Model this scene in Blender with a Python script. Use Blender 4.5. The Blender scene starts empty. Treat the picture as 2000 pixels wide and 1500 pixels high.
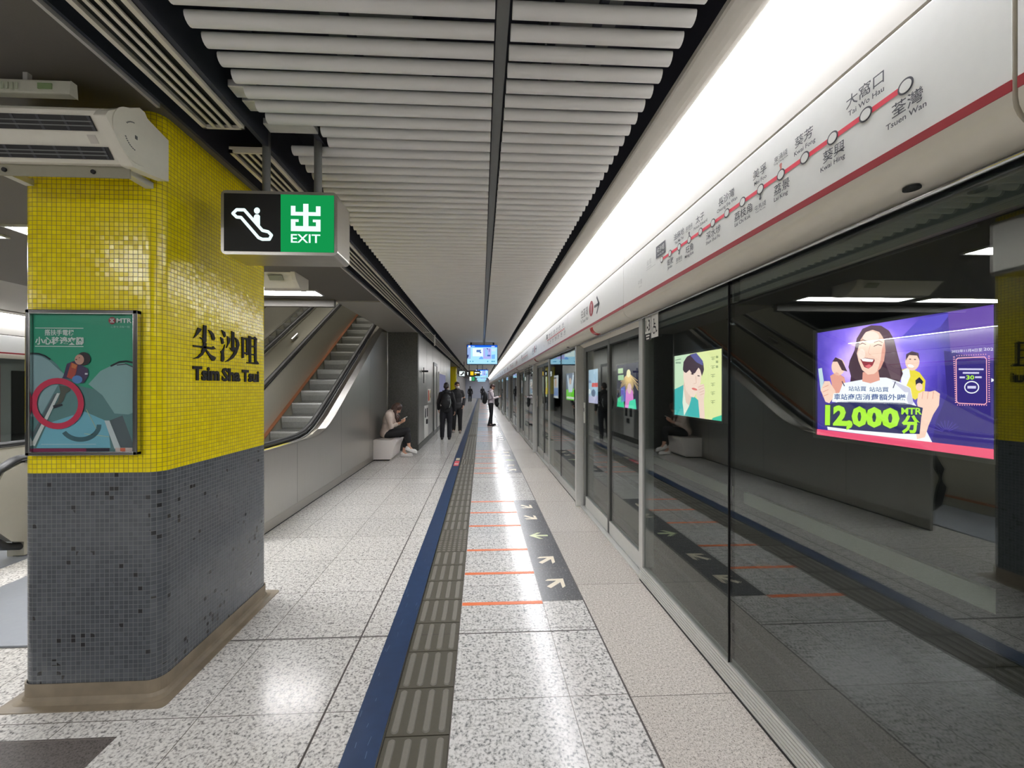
import bpy, math, random
from mathutils import Vector, Matrix
random.seed(7)
SC = bpy.context.scene
COL = SC.collection

# ------------------------------------------------------------------ camera, world, exposure
cam_d = bpy.data.cameras.new('camera')
cam = bpy.data.objects.new('camera', cam_d)
COL.objects.link(cam)
cam_d.sensor_fit = 'HORIZONTAL'
cam_d.sensor_width = 36.0
cam_d.lens = 795.0 / 2000.0 * 36.0
cam_d.shift_x = 20.5 / 2000.0
cam_d.shift_y = 7.0 / 2000.0
cam_d.clip_start = 0.05
cam_d.clip_end = 300
cam.location = (0, 0, 1.6)
cam.rotation_euler = (math.radians(90), 0, -math.atan(39.5 / 795.0))
SC.camera = cam
w = bpy.data.worlds.new('world')
SC.world = w
w.use_nodes = True
w.node_tree.nodes['Background'].inputs[0].default_value = (0.9, 0.95, 1, 1)
w.node_tree.nodes['Background'].inputs[1].default_value = 0.02
SC.view_settings.view_transform = 'Standard'
SC.view_settings.look = 'None'
SC.view_settings.gamma = 1
SC.view_settings.exposure = 0.15
SC.view_settings.use_curve_mapping = False
try:
    SC.cycles.use_denoising = True
    SC.cycles.max_bounces = 10
    SC.cycles.transparent_max_bounces = 24
    SC.cycles.glossy_bounces = 6
    SC.cycles.diffuse_bounces = 8
    SC.cycles.sample_clamp_indirect = 6.0
    SC.cycles.caustics_reflective = False
except Exception:
    pass
L_COVE = 41.0      # luminance of the long platform edge lights
L_BAR = 42.0       # luminance of the ceiling light bars

# ------------------------------------------------------------------ materials
def lin(c):
    return tuple(((x / 255) / 12.92 if x / 255 <= 0.04045 else ((x / 255 + 0.055) / 1.055) ** 2.4) for x in c)

class NT:
    def __init__(s, name):
        s.m = bpy.data.materials.new(name)
        s.m.use_nodes = True
        s.t = s.m.node_tree
        s.t.nodes.clear()
        s.out = s.t.nodes.new('ShaderNodeOutputMaterial')
    def n(s, typ, **kw):
        nd = s.t.nodes.new('ShaderNode' + typ)
        for k, v in kw.items():
            setattr(nd, k, v)
        return nd
    def put(s, sock, v):
        if isinstance(v, bpy.types.NodeSocket):
            s.t.links.new(v, sock)
        elif isinstance(v, (tuple, list)):
            sock.default_value = tuple(v) + ((1,) if len(v) == 3 and len(sock.default_value) == 4 else ())
        else:
            sock.default_value = v
    def math(s, op, a, b=None, c=None):
        nd = s.n('Math', operation=op)
        for i, v in enumerate((a, b, c)):
            if v is not None:
                s.put(nd.inputs[i], v)
        return nd.outputs[0]
    def mix(s, f, a, b):
        nd = s.n('Mix', data_type='RGBA')
        s.put(nd.inputs[0], f); s.put(nd.inputs[6], a); s.put(nd.inputs[7], b)
        return nd.outputs[2]
    def ramp(s, f, stops):
        nd = s.n('ValToRGB')
        el = nd.color_ramp.elements
        while len(el) < len(stops):
            el.new(0.5)
        for e, (p, c) in zip(el, stops):
            e.position = p
            e.color = tuple(c) + (1,)
        s.put(nd.inputs[0], f)
        return nd.outputs[0]
    def noise(s, vec, scale, detail=2, rough=0.5):
        nd = s.n('TexNoise')
        nd.inputs['Scale'].default_value = scale
        nd.inputs['Detail'].default_value = detail
        nd.inputs['Roughness'].default_value = rough
        s.t.links.new(vec, nd.inputs['Vector'])
        return nd.outputs[0]
    def pos(s):
        return s.n('NewGeometry').outputs['Position']
    def sep(s, v):
        nd = s.n('SeparateXYZ')
        s.t.links.new(v, nd.inputs[0])
        return nd.outputs
    def comb(s, x, y, z):
        nd = s.n('CombineXYZ')
        for i, v in enumerate((x, y, z)):
            s.put(nd.inputs[i], v)
        return nd.outputs[0]
    def bsdf(s, color, rough=0.5, metal=0.0, spec=0.5, normal=None, coat=0.0):
        b = s.n('BsdfPrincipled')
        s.put(b.inputs['Base Color'], color)
        s.put(b.inputs['Roughness'], rough)
        s.put(b.inputs['Metallic'], metal)
        s.put(b.inputs['Specular IOR Level'], spec)
        if coat:
            s.put(b.inputs['Coat Weight'], coat)
            s.put(b.inputs['Coat Roughness'], 0.08)
        if normal is not None:
            s.put(b.inputs['Normal'], normal)
        s.t.links.new(b.outputs[0], s.out.inputs[0])
        return b
    def bump(s, h, strength=0.3, dist=0.01):
        nd = s.n('Bump')
        nd.inputs['Strength'].default_value = strength
        nd.inputs['Distance'].default_value = dist
        s.put(nd.inputs['Height'], h)
        return nd.outputs[0]

MATS = {}
def plain(name, rgb, rough=0.5, metal=0.0, spec=0.5, grain=0.06, gscale=30.0, coat=0.0):
    """paint, plastic, cloth: one colour with a faint procedural grain"""
    if name in MATS:
        return MATS[name]
    t = NT(name)
    c = lin(rgb)
    f = t.noise(t.pos(), gscale, 3)
    col = t.mix(f, tuple(x * (1 - grain) for x in c), tuple(min(1, x * (1 + grain)) for x in c))
    t.bsdf(col, rough, metal, spec, coat=coat)
    MATS[name] = t.m
    return t.m

def emit(name, rgb, strength=1.0):
    if name in MATS:
        return MATS[name]
    t = NT(name)
    e = t.n('Emission')
    t.put(e.inputs[0], lin(rgb)); e.inputs[1].default_value = strength
    t.t.links.new(e.outputs[0], t.out.inputs[0])
    MATS[name] = t.m
    return t.m

def ink(rgb, s=1.0):
    """one ink of a backlit print or a screen"""
    return emit('backlit_ink_%02x%02x%02x_%d' % (rgb[0], rgb[1], rgb[2], int(s * 100)), rgb, s)

def paint(rgb, rough=0.45):
    """one ink of an unlit print"""
    return plain('print_ink_%02x%02x%02x' % rgb, rgb, rough, grain=0.03)

def steel(name, rgb, rough=0.3, streak=(2, 2, 60), amt=0.12, metal=1.0):
    t = NT(name)
    p = t.pos()
    mp = t.n('Mapping')
    t.t.links.new(p, mp.inputs[0])
    mp.inputs['Scale'].default_value = streak
    f = t.noise(mp.outputs[0], 6, 4, 0.6)
    big = t.noise(p, 1.3, 2)
    c = lin(rgb)
    col = t.mix(f, tuple(x * (1 - amt) for x in c), tuple(min(1, x * (1 + amt)) for x in c))
    r = t.math('ADD', t.math('MULTIPLY', big, 0.05), rough - 0.025)
    t.bsdf(col, r, metal)
    MATS[name] = t.m
    return t.m

def terrazzo(name, light, mid, dark, jx, px, jy, py, rough=0.13, scale=95.0, dark_at=0.36, jw=0.0022):
    """polished speckled granite tiles with fine joints (jx, jy joint offsets, px, py tile size)"""
    t = NT(name)
    p = t.pos()
    x, y, z = t.sep(p)
    n1 = t.noise(p, scale, 2, 0.6)
    n2 = t.noise(p, scale * 0.42, 2, 0.6)
    n3 = t.noise(p, 0.9, 2)
    sp = t.math('ADD', t.math('MULTIPLY', n1, 0.65), t.math('MULTIPLY', n2, 0.35))
    col = t.ramp(sp, [(dark_at, lin(dark)), (dark_at + 0.09, lin(mid)), (dark_at + 0.17, lin(light)), (0.72, tuple(min(1, v * 1.12) for v in lin(light)))])
    # each tile a little different
    ix = t.math('FLOOR', t.math('DIVIDE', t.math('SUBTRACT', x, jx), px))
    iy = t.math('FLOOR', t.math('DIVIDE', t.math('SUBTRACT', y, jy), py))
    wn = t.n('TexWhiteNoise', noise_dimensions='2D')
    t.t.links.new(t.comb(ix, iy, 0.0), wn.inputs['Vector'])
    tone = t.math('ADD', 0.93, t.math('MULTIPLY', wn.outputs[0], 0.08))
    hs = t.n('HueSaturation')
    t.put(hs.inputs['Value'], t.math('ADD', tone, t.math('MULTIPLY', t.math('SUBTRACT', n3, 0.5), 0.12)))
    t.t.links.new(col, hs.inputs['Color'])
    def joint(v, off, per):
        q = t.math('DIVIDE', t.math('SUBTRACT', v, off), per)
        fr = t.math('ABSOLUTE', t.math('SUBTRACT', q, t.math('ROUND', q)))
        return t.math('LESS_THAN', t.math('MULTIPLY', fr, per), jw)
    j = t.math('MAXIMUM', joint(x, jx, px), joint(y, jy, py))
    col2 = t.mix(j, hs.outputs[0], lin((112, 106, 100)))
    r = t.math('ADD', rough, t.math('MULTIPLY', n2, 0.12))
    t.bsdf(col2, r, 0, 0.3)
    MATS[name] = t.m
    return t.m

def mosaic(name, c1, c2, grout, pitch, rough, odd=None, bumpy=0.34):
    """small square glazed tiles, laid along the UV map (metres)"""
    t = NT(name)
    uv = t.n('UVMap').outputs[0]
    u, v, _ = t.sep(uv)
    qu = t.math('DIVIDE', u, pitch); qv = t.math('DIVIDE', v, pitch)
    iu = t.math('FLOOR', qu); iv = t.math('FLOOR', qv)
    fu = t.math('ABSOLUTE', t.math('SUBTRACT', t.math('FRACT', qu), 0.5))
    fv = t.math('ABSOLUTE', t.math('SUBTRACT', t.math('FRACT', qv), 0.5))
    g = t.math('GREATER_THAN', t.math('MAXIMUM', fu, fv), 0.447)
    wn = t.n('TexWhiteNoise', noise_dimensions='2D')
    t.t.links.new(t.comb(iu, iv, 0.0), wn.inputs['Vector'])
    big = t.noise(t.pos(), 2.2, 3)
    f = t.math('ADD', t.math('MULTIPLY', wn.outputs[0], 0.65), t.math('MULTIPLY', big, 0.35))
    col = t.mix(f, lin(c1), lin(c2))
    if odd:
        oddf = t.math('GREATER_THAN', t.math('MULTIPLY', t.math('ADD', wn.outputs[0], t.math('MULTIPLY', t.math('SUBTRACT', t.noise(t.pos(), 4.5, 2), 0.5), 0.5)), 1.0), 0.985)
        col = t.mix(oddf, col, lin(odd))
    col = t.mix(g, col, lin(grout))
    # every tile tilts a little, so highlights break up tile by tile
    wn2 = t.n('TexWhiteNoise', noise_dimensions='2D')
    t.t.links.new(t.comb(t.math('ADD', iu, 37.0), iv, 0.0), wn2.inputs['Vector'])
    sx, sy, sz = t.sep(wn2.outputs[1])
    tu = t.math('MULTIPLY', t.math('SUBTRACT', sx, 0.5), t.math('SUBTRACT', t.math('FRACT', qu), 0.5))
    tv = t.math('MULTIPLY', t.math('SUBTRACT', sy, 0.5), t.math('SUBTRACT', t.math('FRACT', qv), 0.5))
    h = t.math('ADD', t.math('ADD', tu, tv), t.math('MULTIPLY', t.math('SUBTRACT', 1.0, g), 0.25))
    nb = t.bump(h, bumpy, 0.004)
    r = t.math('ADD', rough, t.math('MULTIPLY', g, 0.4))
    t.bsdf(col, r, 0, 0.5, nb)
    MATS[name] = t.m
    return t.m

def glass(name, tint=(0.78, 0.82, 0.80), f0=0.105, rough=0.0):
    t = NT(name)
    g = t.n('NewGeometry')
    d = t.n('VectorMath', operation='DOT_PRODUCT')
    t.t.links.new(g.outputs['Incoming'], d.inputs[0]); t.t.links.new(g.outputs['Normal'], d.inputs[1])
    c = t.math('MINIMUM', t.math('ABSOLUTE', d.outputs['Value']), 1.0)
    fr = t.math('ADD', f0, t.math('MULTIPLY', t.math('POWER', t.math('SUBTRACT', 1.0, c), 5.0), 1 - f0))
    tr = t.n('BsdfTransparent'); tr.inputs[0].default_value = tint + (1,)
    gl = t.n('BsdfGlossy'); gl.inputs['Roughness'].default_value = rough
    gl.inputs[0].default_value = (0.95, 0.97, 0.96, 1)
    mx = t.n('MixShader')
    t.put(mx.inputs[0], fr)
    t.t.links.new(tr.outputs[0], mx.inputs[1]); t.t.links.new(gl.outputs[0], mx.inputs[2])
    t.t.links.new(mx.outputs[0], t.out.inputs[0])
    MATS[name] = t.m
    return t.m

# floor finishes
M_FL_L = terrazzo('speckled_granite_left', (218, 215, 209), (190, 186, 181), (118, 115, 112), -0.77, 0.6, 2.045, 0.6, scale=74, dark_at=0.37)
M_FL_M = terrazzo('speckled_granite_middle', (212, 210, 206), (184, 182, 178), (116, 116, 115), 0.458, 0.603, 2.09, 0.6, scale=66, dark_at=0.37)
M_FL_N = terrazzo('speckled_granite_narrow', (214, 211, 206), (184, 181, 176), (112, 112, 110), 0.768, 0.31, 2.09, 0.6, scale=66, dark_at=0.37)
M_FL_R = terrazzo('fine_granite_right', (198, 191, 182), (176, 169, 160), (118, 112, 106), 0.768, 0.8, 2.07, 1.2, scale=170, rough=0.2)
M_DARKTILE = terrazzo('dark_granite_tile', (104, 98, 94), (92, 86, 83), (74, 70, 68), 0.458, 3.0, 3.03, 0.545, scale=160, rough=0.16)
M_INLAY = terrazzo('dark_grey_inlay', (96, 96, 97), (88, 88, 89), (78, 78, 80), 0.458, 3.0, 3.03, 0.545, scale=160, rough=0.2)
M_GROOVE = plain('dark_joint', (70, 64, 60), 0.6)
M_BLUE = plain('blue_strip', (38, 58, 90), 0.35, grain=0.25, gscale=14)
M_TAC = plain('tactile_base', (76, 72, 60), 0.5, grain=0.12, gscale=60)
M_TACBAR = plain('tactile_bar', (116, 112, 103), 0.45, grain=0.1, gscale=60)
M_ORANGE = plain('orange_line', (224, 112, 58), 0.4, grain=0.1)
M_ARROW = plain('cream_arrow', (226, 214, 190), 0.4)
M_ARROWG = plain('pale_green_arrow', (206, 214, 168), 0.4)
# mosaics
M_YEL = mosaic('yellow_glazed_mosaic', (222, 200, 4), (244, 226, 16), (128, 112, 12), 0.0233, 0.19)
M_GREYM = mosaic('grey_glazed_mosaic', (64, 68, 73), (90, 94, 98), (104, 107, 108), 0.0233, 0.2, odd=(38, 38, 40))
M_PLINTH = plain('weathered_stone_plinth', (126, 114, 96), 0.5, grain=0.5, gscale=9)
# metals
M_STEEL = steel('brushed_steel', (190, 186, 178), 0.3)
M_STEELD = steel('brushed_steel_wall', (196, 194, 188), 0.33, streak=(8, 8, 0.6), amt=0.05, metal=0.85)
M_STEELO = steel('brushed_steel_escalator', (186, 182, 168), 0.4, streak=(3, 3, 3), amt=0.06, metal=0.5)
M_CHROME = steel('polished_steel', (208, 208, 208), 0.16)
M_ALU = plain('grey_aluminium', (214, 214, 210), 0.35, metal=0.35)
M_ALUD = plain('dark_grey_frame', (112, 114, 112), 0.4, metal=0.3)
M_BLACK = plain('black_paint', (16, 16, 17), 0.5)
M_RUBBER = plain('black_rubber', (20, 20, 21), 0.42)
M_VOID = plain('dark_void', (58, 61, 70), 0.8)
M_SLAT = plain('grey_white_slat', (238, 237, 234), 0.42, grain=0.03, gscale=6)
M_CEIL = plain('dark_grey_ceiling', (94, 90, 84), 0.55, grain=0.1, gscale=160)
M_SOFFIT = plain('grey_soffit', (160, 156, 147), 0.4, grain=0.1, gscale=160)
M_CREAM = plain('cream_enamel', (226, 220, 206), 0.35, grain=0.03)
M_FASCIA = plain('white_enamel_fascia', (226, 226, 222), 0.3, grain=0.03)
M_COVE = plain('white_cove', (186, 182, 174), 0.45, grain=0.03)
M_RED = plain('dark_red_band', (150, 34, 44), 0.4)
M_ROUTE = plain('route_red', (222, 60, 80), 0.4)
M_TEXT = plain('dark_grey_lettering', (62, 62, 68), 0.5)
M_FAINT = plain('faded_lettering', (186, 186, 184), 0.5)
M_WHITE = plain('white_plastic', (236, 234, 228), 0.4, grain=0.03)
M_FAN = plain('ivory_painted_metal', (226, 222, 208), 0.4, grain=0.04)
M_GRAN = terrazzo('dark_grey_granite', (92, 92, 88), (80, 80, 76), (62, 62, 60), 0, 50, 0, 50, scale=90, rough=0.35)
M_BENCH = plain('white_moulded_bench', (250, 243, 238), 0.35, grain=0.03)
M_STEP = plain('escalator_step', (126, 126, 122), 0.45, metal=0.4, grain=0.2, gscale=40)
M_COPPER = steel('warm_bronze_trim', (214, 150, 116), 0.3)
M_GLASS = glass('screen_glass')
M_TRACK = plain('dark_track_wall', (44, 44, 42), 0.7, grain=0.15, gscale=5)
M_TBED = plain('track_bed', (26, 25, 24), 0.8, grain=0.2)
M_COVELAMP = emit('cove_diffuser_glow', (249, 250, 255), L_COVE)
M_SHAFTFILL = emit('shaft_fill_glow', (255, 250, 238), L_BAR * 0.42)
M_BARLAMP = emit('light_bar_glow', (251, 251, 253), L_BAR)
M_SKIN = plain('skin', (214, 164, 138), 0.5, grain=0.06)
M_HAIRB = plain('black_hair', (34, 28, 26), 0.5, grain=0.2, gscale=80)
M_HAIRW = plain('brown_hair', (70, 46, 38), 0.42, grain=0.3, gscale=90)
M_HAIRM = plain('dark_brown_hair', (58, 36, 32), 0.5, grain=0.3, gscale=90)
M_CLB = plain('black_cloth', (30, 30, 33), 0.8, grain=0.2, gscale=40)
M_CLG = plain('charcoal_cloth', (52, 52, 54), 0.8, grain=0.2, gscale=40)
M_CLN = plain('navy_black_denim', (28, 29, 36), 0.8, grain=0.2, gscale=40)
M_CLW = plain('white_shirt_cloth', (226, 214, 218), 0.8, grain=0.05)
M_CLBEIGE = plain('beige_jacket_cloth', (226, 208, 196), 0.8, grain=0.05)
M_SHOEW = plain('white_shoe', (240, 238, 236), 0.5)
M_SHOEG = plain('grey_shoe', (150, 144, 136), 0.5)
M_PACK = plain('black_nylon', (22, 22, 25), 0.55, grain=0.2, gscale=30)

# ------------------------------------------------------------------ mesh building
class MB:
    """collects shapes in world metres and links them as ONE mesh object"""
    def __init__(s):
        s.v = []; s.f = []; s.fm = []; s.mats = []; s.uv = None; s.sm = []
    def mi(s, m):
        if m not in s.mats:
            s.mats.append(m)
        return s.mats.index(m)
    def add(s, vs, fs, m, smooth=False):
        b = len(s.v)
        s.v += [tuple(p) for p in vs]
        i = s.mi(m)
        for f in fs:
            s.f.append([b + k for k in f]); s.fm.append(i); s.sm.append(smooth)
        return s
    def box(s, x0, x1, y0, y1, z0, z1, m):
        x0, x1 = min(x0, x1), max(x0, x1); y0, y1 = min(y0, y1), max(y0, y1); z0, z1 = min(z0, z1), max(z0, z1)
        vs = [(x, y, z) for z in (z0, z1) for y in (y0, y1) for x in (x0, x1)]
        return s.add(vs, [(0, 2, 3, 1), (4, 5, 7, 6), (0, 1, 5, 4), (2, 6, 7, 3), (0, 4, 6, 2), (1, 3, 7, 5)], m)
    def prism(s, prof, axis, a0, a1, m, smooth=False):
        """closed 2-D profile extruded along axis; profile given in the two other axes in x,y,z order"""
        n = len(prof)
        def P(p, a):
            return {'x': (a, p[0], p[1]), 'y': (p[0], a, p[1]), 'z': (p[0], p[1], a)}[axis]
        vs = [P(p, a0) for p in prof] + [P(p, a1) for p in prof]
        s.add(vs, [(i, (i + 1) % n, n + (i + 1) % n, n + i) for i in range(n)], m, smooth)
        return s.add(vs, [tuple(range(n))[::-1], tuple(range(n, 2 * n))], m)
    def tube(s, pts, r, m, n=10, caps=True, rz=None):
        pts = [Vector(p) for p in pts]
        vs = []; N = len(pts)
        rs = r if isinstance(r, (list, tuple)) else [r] * N
        up = Vector((0, 0, 1))
        d0 = (pts[1] - pts[0]).normalized()
        if abs(d0.dot(up)) > 0.95:
            up = Vector((0, 1, 0))
        for i, p in enumerate(pts):
            d = (pts[min(i + 1, N - 1)] - pts[max(i - 1, 0)]).normalized()
            a = d.cross(up).normalized(); b = a.cross(d).normalized()
            for k in range(n):
                t = 2 * math.pi * k / n
                vs.append(p + (a * math.cos(t) + b * math.sin(t) * (rz or 1)) * rs[i])
        fs = [(i * n + k, i * n + (k + 1) % n, (i + 1) * n + (k + 1) % n, (i + 1) * n + k) for i in range(N - 1) for k in range(n)]
        s.add(vs, fs, m, True)
        if caps:
            s.add(vs, [tuple(range(n))[::-1], tuple((N - 1) * n + k for k in range(n))], m)
        return s
    def ell(s, c, r, m, rot=None, nu=16, nv=10):
        vs = [Vector((0, 0, -1))]
        for j in range(1, nv):
            t = math.pi * (j / nv - 0.5)
            for i in range(nu):
                a = 2 * math.pi * i / nu
                vs.append(Vector((math.cos(t) * math.cos(a), math.cos(t) * math.sin(a), math.sin(t))))
        vs.append(Vector((0, 0, 1)))
        R = rot or Matrix.Identity(3)
        vs = [Vector(c) + R @ Vector((p.x * r[0], p.y * r[1], p.z * r[2])) for p in vs]
        fs = [(0, 1 + (i + 1) % nu, 1 + i) for i in range(nu)]
        for j in range(nv - 2):
            for i in range(nu):
                a = 1 + j * nu + i; b = 1 + j * nu + (i + 1) % nu
                fs.append((a, b, b + nu, a + nu))
        t0 = 1 + (nv - 2) * nu; top = len(vs) - 1
        fs += [(t0 + i, t0 + (i + 1) % nu, top) for i in range(nu)]
        return s.add(vs, fs, m, True)
    def limb(s, pts, rs, m, n=12):
        """rounded chain: tapered tube with a ball at every joint (for remeshing)"""
        s.tube(pts, rs, m, n)
        for p, r in zip(pts, rs):
            s.ell(p, (r, r, r), m, nu=n, nv=8)
        return s
    def lathe(s, c, prof, m, n=24, smooth=True):
        vs = []
        for r, z in prof:
            for k in range(n):
                t = 2 * math.pi * k / n
                vs.append((c[0] + r * math.cos(t), c[1] + r * math.sin(t), c[2] + z))
        fs = [(i * n + k, i * n + (k + 1) % n, (i + 1) * n + (k + 1) % n, (i + 1) * n + k) for i in range(len(prof) - 1) for k in range(n)]
        s.add(vs, fs, m, smooth)
        return s.add(vs, [tuple(range(n))[::-1], tuple((len(prof) - 1) * n + k for k in range(n))], m)
    def build(s, name, parent=None, bev=0.0, origin=None):
        me = bpy.data.meshes.new(name)
        o = bpy.data.objects.new(name, me)
        off = Vector((0, 0, 0))
        if parent is not None:
            off = root_loc(parent)
        elif origin is not None:
            off = Vector(origin); o.location = off
        me.from_pydata([Vector(p) - off for p in s.v], [], s.f)
        for m in s.mats:
            me.materials.append(m)
        me.polygons.foreach_set('material_index', s.fm)
        me.polygons.foreach_set('use_smooth', s.sm)
        if s.uv:
            ul = me.uv_layers.new(name='UVMap')
            for p in me.polygons:
                for li, uvc in zip(p.loop_indices, s.uv[p.index]):
                    ul.data[li].uv = uvc
        me.validate(); me.update()
        COL.objects.link(o)
        if parent is not None:
            o.parent = parent
        if bev:
            b = o.modifiers.new('edge', 'BEVEL'); b.width = bev; b.segments = 2; b.limit_method = 'ANGLE'
        return o

def root_loc(o):
    p = Vector((0, 0, 0))
    while o is not None:
        p = p + o.location; o = o.parent
    return p

def tag(o, label, cat, group=None):
    o['label'] = label; o['category'] = cat; o['kind'] = 'thing'
    if group:
        o['group'] = group
    return o

def thing(name, label, cat, loc=(0, 0, 0), group=None):
    o = bpy.data.objects.new(name, None)
    o.empty_display_size = 0.1
    o.location = loc
    COL.objects.link(o)
    return tag(o, label, cat, group)

def struct(name, mb, bev=0.0):
    o = mb.build(name, bev=bev); o['kind'] = 'structure'
    return o

def dup(root, delta, label=None, group=None):
    """copy of a thing with copies of its parts and sub-parts, meshes shared"""
    def cp(o, parent):
        c = o.copy(); COL.objects.link(c)
        if parent is not None:
            c.parent = parent
        for ch in list(o.children):
            cp(ch, c)
        return c
    r = cp(root, None)
    r.location = Vector(root.location) + Vector(delta)
    if label:
        r['label'] = label
    if group:
        r['group'] = group
    return r

ORD = ['nearest', 'second', 'third', 'fourth', 'fifth', 'sixth', 'seventh', 'eighth', 'ninth', 'tenth', 'eleventh', 'twelfth', 'thirteenth', 'fourteenth', 'fifteenth', 'sixteenth']

# lettering ---------------------------------------------------------
_T = {}
def glyphs(body, bold=0.0):
    key = (body, bold)
    if key not in _T:
        c = bpy.data.curves.new('lettering', 'FONT'); c.body = body; c.size = 1; c.offset = bold; c.resolution_u = 2
        o = bpy.data.objects.new('lettering', c); COL.objects.link(o)
        dg = bpy.context.evaluated_depsgraph_get(); dg.update()
        m = bpy.data.meshes.new_from_object(o.evaluated_get(dg))
        vs = [(v.co.x, v.co.y) for v in m.vertices]; fs = [tuple(p.vertices) for p in m.polygons]
        bpy.data.objects.remove(o); bpy.data.curves.remove(c); bpy.data.meshes.remove(m)
        _T[key] = (vs, fs)
    return _T[key]

def homography(src, dst):
    A = []; B = []
    for (x, y), (u, v) in zip(src, dst):
        A.append([x, y, 1, 0, 0, 0, -u * x, -u * y]); B.append(u)
        A.append([0, 0, 0, x, y, 1, -v * x, -v * y]); B.append(v)
    n = 8
    M = [r[:] + [b] for r, b in zip(A, B)]
    for i in range(n):
        p = max(range(i, n), key=lambda r: abs(M[r][i])); M[i], M[p] = M[p], M[i]
        for r in range(n):
            if r != i:
                f = M[r][i] / M[i][i]
                M[r] = [a - f * b for a, b in zip(M[r], M[i])]
    return [M[i][n] / M[i][i] for i in range(n)] + [1]

class Board:
    """flat artwork on a real panel: shapes are given in the artist's own drawing units and land on a rectangle
    with top-left corner O, width vector U, height vector V (downwards), facing N"""
    def __init__(s, O, U, V, N, quad=((0, 0), (1, 0), (1, 1), (0, 1))):
        s.O, s.U, s.V, s.N = Vector(O), Vector(U), Vector(V), Vector(N)
        s.h = homography(quad, ((0, 0), (1, 0), (1, 1), (0, 1)))
        s.mb = MB(); s.step = 0.0007
    def ab(s, x, y):
        h = s.h; d = h[6] * x + h[7] * y + 1
        return ((h[0] * x + h[1] * y + h[2]) / d, (h[3] * x + h[4] * y + h[5]) / d)
    def at(s, a, b, lay):
        a = min(1, max(0, a)); b = min(1, max(0, b))
        return s.O + s.U * a + s.V * b + s.N * (lay * s.step)
    def raw(s, abpts, m, lay, thick=0.0):
        vs = [s.at(a, b, lay) for a, b in abpts]
        n = len(vs)
        if thick:
            vt = [v + s.N * thick for v in vs]
            s.mb.add(vs + vt, [tuple(range(n, 2 * n))] + [(i, (i + 1) % n, n + (i + 1) % n, n + i) for i in range(n)], m)
        else:
            s.mb.add(vs, [tuple(range(n))], m)
    def poly(s, pts, m, lay=1, thick=0.0):
        s.raw([s.ab(*p) for p in pts], m, lay, thick); return s
    def full(s, m, lay=0):
        s.raw([(0, 0), (1, 0), (1, 1), (0, 1)], m, lay); return s
    def rect(s, x0, y0, x1, y1, m, lay=1, thick=0.0):
        return s.poly([(x0, y0), (x1, y0), (x1, y1), (x0, y1)], m, lay, thick)
    def disc(s, x, y, rx, ry, m, lay=1, n=28, a0=0, a1=360, rot=0):
        pts = []
        full = abs(a1 - a0) >= 360
        cr, sr = math.cos(math.radians(rot)), math.sin(math.radians(rot))
        for i in range(n if full else n + 1):
            t = math.radians(a0 + (a1 - a0) * i / n)
            ex, ey = rx * math.cos(t), ry * math.sin(t)
            pts.append((x + ex * cr - ey * sr, y + ex * sr + ey * cr))
        return s.poly(pts, m, lay)
    def ring(s, x, y, rx, ry, wd, m, lay=1, n=36, a0=0, a1=360):
        for i in range(n):
            q = []
            for j, k in ((i, 0), (i + 1, 0), (i + 1, 1), (i, 1)):
                t = math.radians(a0 + (a1 - a0) * j / n)
                q.append((x + (rx - wd * k) * math.cos(t), y + (ry - wd * k) * math.sin(t)))
            s.poly(q, m, lay)
        return s
    def stroke(s, pts, wd, m, lay=1, closed=False, thick=0.0, dots=True):
        P = list(pts) + ([pts[0]] if closed else [])
        for (x0, y0), (x1, y1) in zip(P, P[1:]):
            d = math.hypot(x1 - x0, y1 - y0) or 1
            nx, ny = -(y1 - y0) / d * wd / 2, (x1 - x0) / d * wd / 2
            s.poly([(x0 + nx, y0 + ny), (x1 + nx, y1 + ny), (x1 - nx, y1 - ny), (x0 - nx, y0 - ny)], m, lay, thick)
        if dots:
            for x, y in P:
                s.disc(x, y, wd / 2, wd / 2, m, lay, 12)
        return s
    def text(s, body, x0, y0, x1, y1, m, lay=2, bold=0.0, thick=0.0, x1b=None, keep=False):
        """lettering fitted into the drawing rectangle; left edge from (x0,y0..), the right edge at x1"""
        vs, fs = glyphs(body, bold)
        if not vs:
            return s
        ax, bx = min(v[0] for v in vs), max(v[0] for v in vs)
        ay, by = min(v[1] for v in vs), max(v[1] for v in vs)
        A = [s.ab(x0, y0), s.ab(x1, y0), s.ab(x1, y1), s.ab(x0, y1)]
        if isinstance(x1b, (tuple, list)):      # slanted: right edge has its own heights
            A = [s.ab(x0, y0), s.ab(x1, x1b[0]), s.ab(x1, x1b[1]), s.ab(x0, y1)]
        out = []
        for vx, vy in vs:
            t = (vx - ax) / (bx - ax); q = (by - vy) / (by - ay)
            a = (A[0][0] * (1 - t) + A[1][0] * t) * (1 - q) + (A[3][0] * (1 - t) + A[2][0] * t) * q
            b = (A[0][1] * (1 - t) + A[1][1] * t) * (1 - q) + (A[3][1] * (1 - t) + A[2][1] * t) * q
            out.append(s.at(a, b, lay))
        if thick:
            edges = {}
            for f in fs:
                for i in range(len(f)):
                    e = (f[i], f[(i + 1) % len(f)])
                    edges[e] = 1
            bd = [e for e in edges if (e[1], e[0]) not in edges]
            n = len(out)
            s.mb.add(out + [p + s.N * thick for p in out], [tuple(n + i for i in f) for f in fs] + [(a, b, n + b, n + a) for a, b in bd], m)
        else:
            s.mb.add(out, fs, m)
        return s
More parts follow.
